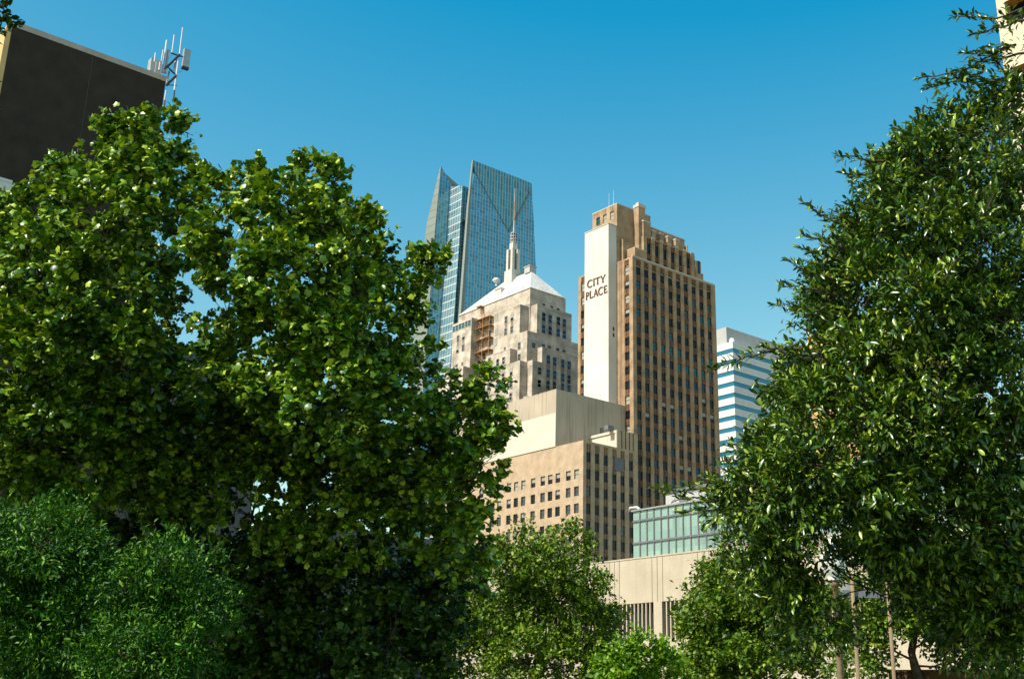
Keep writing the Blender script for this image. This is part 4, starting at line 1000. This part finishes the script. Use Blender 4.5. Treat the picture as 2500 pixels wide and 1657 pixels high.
BK1 = stone('plane_bark', (.13, .09, .06), .5, 3.0, 0, fine=12); BK2 = stone('dark_bark', (.10, .075, .055), .4, 4.0, 0, fine=14); BK3 = stone('grey_bark', (.20, .16, .125), .4, 4.0, 0, fine=14)
LF1 = leafmat('plane_leaf', (.022, .076, .003), (.100, .215, .005), (.44, .54, .035), .36, .10, .45)
LF2 = leafmat('magnolia_leaf', (.013, .046, .003), (.048, .116, .005), (.28, .37, .03), .30, .07, .5)
LF3 = leafmat('oak_leaf', (.030, .080, .004), (.085, .160, .007), (.23, .31, .022), .45, .16, .25)
LF4 = leafmat('feathery_leaf', (.006, .040, .002), (.020, .095, .004), (.15, .31, .025), .45, .12, .18)
LF5 = leafmat('bright_bush_leaf', (.06, .16, .006), (.13, .27, .009), (.24, .38, .022), .42, .22, .25)
LF6 = leafmat('shade_toned_leaf', (.010, .034, .002), (.028, .072, .004), (.11, .17, .012), .42, .06, .3)  # darker leaf colour stands in for shade below the crowns

A_CL = [(380, 345, 70, 0), (305, 350, 72, -.5), (430, 415, 55, .3), (235, 415, 72, -.5), (335, 450, 92, -1.0), (165, 490, 75, -.6), (75, 530, 75, 0), (-20, 560, 90, .2), (250, 560, 105, -1.6), (420, 500, 55, .4), (90, 660, 110, -1.2),
        (-40, 720, 110, 0), (260, 710, 110, -1.6), (372, 640, 42, .6), (130, 830, 115, -1.4), (300, 870, 95, -1.0), (0, 900, 120, -.6), (220, 1010, 110, -.4), (80, 1060, 120, -.6), (345, 830, 40, .8, .6), (-60, 1080, 110), (180, 1170, 120, .4), (350, 1010, 70, 1.2, .7), (340, 1160, 95, 1.5, .7), (425, 920, 40, 1.6, .8), (435, 1000, 50, 1.8), (420, 1100, 65, 2.0), (440, 1180, 60, 2.2)]
a_base = at(385, 1600, 33)
nA = grow('plane_tree', 'tall plane tree before the dark brown tower, far left', 'tree', a_base, 29, A_CL, tpl_plane(), LF1, BK1, .155, 112, 14, .38, .30, 11, back=(3.0, .5), depth=.8, shoots=(3, .35))
B_CL = [(745, 440, 58, .2), (800, 445, 50, .4), (610, 470, 70, 0), (530, 480, 60, .3), (690, 515, 85, -1.0), (815, 560, 85, -.8), (895, 575, 62, .2), (920, 640, 42, .5), (570, 590, 90, -1.2), (715, 650, 105, -1.8), (845, 685, 90, -1.0),
        (915, 735, 40, .6), (510, 640, 55, .2), (560, 740, 72, -.5), (660, 790, 70, -1.0), (765, 810, 95, -1.6), (880, 835, 90, -.8), (955, 850, 48, .3), (955, 920, 60, .3), (1040, 655, 38, .4, 2.2), (1028, 695, 28, .3, 2.0), (1014, 745, 24, .4, 1.6), (1000, 800, 34, .5, 1.4),
        (530, 900, 75, .2), (660, 940, 90, -.8), (800, 970, 100, -1.2), (910, 1010, 80, -.4), (1005, 985, 50, .6, .8), (1075, 985, 45, .6), (1198, 950, 34, .6), (1168, 1000, 42, .6), (1190, 1050, 42, .8), (1175, 1120, 48, 1.0), (1125, 1050, 62, 2.6), (1140, 1180, 72, 1.4), (1140, 1275, 46, 1.8),
        (1050, 1120, 85, 2.6), (930, 1130, 95, 2.2), (820, 1130, 95, 2.6, .7), (700, 1110, 95, 2.8, .7), (590, 1060, 85, 2.8, .6), (470, 1050, 55, 3.2, .6), (480, 1200, 85, 3.8, .7), (620, 1240, 105, 3.8, .7), (760, 1270, 110, 3.6, .7), (900, 1260, 110, 3.2, .8), (1030, 1250, 100, 3.2, .8), (1100, 1340, 75, 3.8, .9), (620, 1000, 95, 4.0), (720, 1060, 100, 4.0), (560, 950, 70, 4.0), (820, 1070, 95, 4.2), (540, 1060, 70, 4.0), (900, 930, 60, 3.0)]
b_base = at(640, 1600, 36)
nB = grow('plane_tree', 'broad plane tree with sunlit crown, left of the glass tower', 'tree', b_base, 28, B_CL, tpl_plane(), LF1, BK1, .155, 112, 14, .38, .34, 12, back=(3.2, .5), depth=.8, shoots=(3, .35))
Z_CL = [(545, 1580, 80), (530, 1490, 70), (590, 1655, 80), (480, 1400, 70), (300, 1270, 85), (420, 1290, 85), (240, 1220, 60), (460, 1220, 70), (300, 1400, 90), (420, 1420, 90), (560, 1400, 110), (700, 1420, 115), (840, 1420, 115), (980, 1420, 105), (1075, 1470, 80), (650, 1560, 115), (800, 1570, 115), (950, 1560, 110), (1065, 1580, 75), (520, 1560, 80), (750, 1650, 90), (900, 1660, 90), (1030, 1660, 80)]
z_base = at(800, 1650, 36)
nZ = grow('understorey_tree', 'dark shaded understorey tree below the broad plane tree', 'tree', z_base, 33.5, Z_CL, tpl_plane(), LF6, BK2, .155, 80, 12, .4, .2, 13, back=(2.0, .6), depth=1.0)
C_CL = [(1290, 1335, 45), (1235, 1350, 35), (1350, 1345, 45), (1400, 1345, 42), (1235, 1400, 55), (1320, 1410, 70), (1415, 1400, 55), (1435, 1420, 36), (1180, 1430, 50), (1260, 1480, 62), (1370, 1480, 70), (1455, 1470, 44), (1492, 1510, 28), (1488, 1550, 28), (1200, 1520, 65), (1310, 1550, 75), (1420, 1550, 70), (1150, 1590, 75), (1260, 1620, 80), (1380, 1630, 75), (1465, 1600, 45), (1120, 1500, 50), (1105, 1600, 60), (1460, 1640, 40)]
c_base = at(1300, 1640, 70)
nC = grow('oak_tree', 'small-leaved oak in the centre before the buff brick office', 'tree', c_base, 68, C_CL, tpl_small(.34), LF3, BK3, .26, 52, 14, .7, .30, 14, back=(3.5, .5), depth=1.6)
D1 = [(120, 1325, 75), (50, 1350, 80), (185, 1375, 62), (0, 1310, 60), (100, 1430, 100), (210, 1450, 70), (-20, 1450, 90), (60, 1540, 105), (180, 1550, 90), (-30, 1600, 90), (120, 1640, 100), (220, 1640, 70)]
D2 = [(395, 1385, 58), (440, 1420, 62), (350, 1440, 70), (490, 1410, 40), (420, 1500, 82), (500, 1480, 42), (330, 1540, 80), (450, 1590, 80), (270, 1600, 60), (360, 1640, 80), (525, 1560, 30)]
d1b = at(100, 1650, 19); d2b = at(400, 1650, 18.5)
nD = grow('feathery_shrub', 'deep green feathery shrub in the lower left corner', 'shrub', d1b, 19, D1, tpl_oval(.16, .3), LF4, BK2, .10, 620, 14, .34, .07, 15, back=(1.0, .5), depth=.35)
nD2 = grow('feathery_shrub', 'smaller feathery shrub, right of the one in the lower left corner', 'shrub', d2b, 18.2, D2, tpl_oval(.16, .3), LF4, BK2, .10, 620, 14, .34, .06, 16, back=(1.0, .5), depth=.35)
F2 = [(1765, 1400, 34), (1728, 1440, 34), (1790, 1420, 55), (1840, 1400, 50), (1718, 1500, 38), (1760, 1490, 70), (1850, 1480, 75), (1712, 1560, 42), (1780, 1570, 80), (1870, 1570, 80), (1940, 1540, 70), (1730, 1640, 60), (1830, 1650, 80), (1930, 1640, 70), (1990, 1580, 50)]
nF2 = grow('oak_tree', 'small-leaved oak covering the louvres, right of the centre', 'tree', at(1820, 1650, 57), 55, F2, tpl_small(.34), LF3, BK3, .22, 85, 14, .55, .22, 17, back=(2.5, .5), depth=1.2)
F1 = [(1560, 1600, 36), (1520, 1630, 42), (1590, 1640, 46), (1475, 1650, 36), (1640, 1655, 38), (1540, 1670, 50), (1610, 1600, 22)]
nF1 = grow('leafy_bush', 'bright green bush at the bottom edge below the louvres', 'bush', at(1560, 1690, 48), 47, F1, tpl_small(.36), LF5, BK2, .20, 120, 14, .5, .08, 18, back=(1.5, .5), depth=.7)
G_ = [(2150, 1475, 50), (2205, 1430, 60), (2105, 1530, 50), (2180, 1530, 55), (2260, 1490, 70), (2330, 1440, 70), (2300, 1540, 50), (2380, 1490, 70), (2400, 1390, 70), (2455, 1460, 70), (2080, 1460, 42), (2140, 1590, 34), (2360, 1560, 36), (2080, 1620, 30), (2120, 1640, 30), (2320, 1610, 30), (2250, 1390, 60), (2460, 1550, 40)]
nG = grow('street_tree', 'dark forked street tree behind the crossbar frame, lower right', 'tree', at(2232, 1657, 43), 42, G_, tpl_small(.34), LF3, BK2, .17, 150, 14, .5, .30, 19, back=(2.0, .5), depth=1.0, fork=.3)
E_CL = [(2455, 310, 80, .4), (2385, 325, 66, .2), (2310, 335, 48, 0), (2250, 365, 46, 0), (2205, 420, 46, 0), (2160, 490, 60, -.3), (2290, 440, 82, -.4), (2400, 460, 100, -.3), (2490, 490, 95, 0), (2115, 560, 58, 0), (2220, 580, 85, -.6), (2350, 610, 105, -.7), (2470, 650, 105, -.2),
        (2065, 640, 52, .1), (2130, 700, 82, -.3), (2260, 750, 105, -.9), (2390, 790, 110, -.7), (2490, 850, 95, -.2), (2030, 735, 46, .3), (2050, 800, 45, .4, .8), (2000, 890, 46, .1), (2060, 870, 78, .2), (2160, 880, 92, -.4), (2290, 920, 110, -.8), (2430, 970, 115, -.5),
        (1960, 965, 42, .2), (2010, 1010, 80, -.3), (2130, 1040, 100, -.6), (2270, 1090, 110, -.6), (2410, 1140, 110, -.3), (2500, 1080, 95, 0), (1915, 1070, 44, .1), (1890, 1135, 48, 0), (1975, 1140, 82, -.5), (2090, 1190, 92, -.5), (2220, 1240, 100, -.4), (2360, 1290, 100, 0), (2480, 1280, 95, .2),
        (1810, 1192, 34, 0), (1880, 1215, 52, -.3), (1965, 1252, 58, -.3), (1880, 1300, 40, 0, .8), (1912, 1345, 42, 0, .8), (2480, 1390, 75, .4), (2125, 1320, 44, .3, .8), (2200, 1350, 56, .2), (2300, 1380, 60, .3), (2400, 1400, 60, .5), (1880, 1390, 36, .3, .7), (2000, 1475, 38, .3), (2030, 1530, 36, .3), (1950, 1470, 42, .3), (1930, 1405, 44, .2), (2310, 1450, 50, .4, .7), (2390, 1480, 70, .4), (2470, 1490, 80, .4), (2440, 1570, 60, .5), (2500, 1590, 60, .5)]
E_TW = [((2040, 380), (2090, 385), (2190, 400)), ((2060, 425), (2130, 430), (2200, 450)), ((1960, 495), (2020, 530), (2110, 580)), ((1955, 570), (2010, 590), (2080, 620)), ((1950, 605), (2000, 620), (2080, 650)), ((1920, 635), (1970, 660), (2060, 690)), ((1905, 695), (1960, 700), (2040, 720)), ((1890, 745), (1950, 750), (2040, 770)),
        ((1735, 903), (1800, 880), (1870, 855), (1960, 850)), ((1860, 845), (1900, 860), (1980, 880)), ((1600, 1190), (1660, 1195), (1730, 1190), (1810, 1200)), ((1650, 1215), (1720, 1220), (1800, 1220)), ((1655, 1250), (1730, 1245), (1830, 1235)), ((1720, 1165), (1760, 1180), (1810, 1200)),
        ((2243, 190), (2300, 190), (2370, 165), (2460, 110)), ((2260, 215), (2330, 205), (2400, 175)), ((2325, 40), (2370, 38), (2420, 50), (2500, 20)), ((2375, 85), (2420, 75), (2500, 50)), ((2350, 130), (2400, 130), (2480, 110)), ((2375, 150), (2420, 150), (2500, 130)), ((2280, 270), (2340, 260), (2420, 240), (2500, 200)),
        ((2240, 285), (2290, 300), (2350, 330)), ((2180, 310), (2230, 330), (2290, 350)), ((1840, 1040), (1880, 1050), (1940, 1080)), ((1850, 960), (1890, 950), (1950, 960)), ((1930, 790), (1960, 800), (2010, 830)), ((1950, 750), (1990, 770), (2030, 790)), ((2330, 190), (2400, 210), (2480, 180)), ((2420, 130), (2460, 190), (2500, 250)), ((2340, 175), (2380, 190), (2440, 200))]
nE = grow('magnolia_tree', 'dark glossy-leaved magnolia filling the right side', 'tree', at(2900, 1657, 16), 14.2, E_CL, tpl_oval(.19, .4), LF2, BK2, .118, 520, 12, .26, .16, 20, back=(1.3, .75), depth=.4, twigs=E_TW, up=.2, shoots=(10, .75))
T_ = [(-2, 15, 20, -2), (8, 45, 14, -2), (-60, 0, 50, -2), (-100, 90, 70, -2), (-4, 75, 12, -2), (-160, 220, 110, -1.5)]
T_ += [(px + (37 * k) % 60, py, 165, (k * 7 % 5) * .7 - 1.5) for k, (px, py) in enumerate([(a, b) for a in (-300, -450, -620, -800, -960) for b in (330, 520, 720, 920, 1100)])]  # crown out of view, added to cast shade on the lower plane trees
nT = grow('corner_shade_tree', 'dark leafy branch tip at the top left corner, with an unseen crown added for shade', 'tree', np.array([-14.5, 20.5, 0]), 20, T_, tpl_oval(.25, .4), LF6, BK2, .16, 90, 12, .30, .3, 21, depth=.3)
print('leaves', nA, nB, nZ, nC, nD, nD2, nF2, nF1, nG, nE, nT)
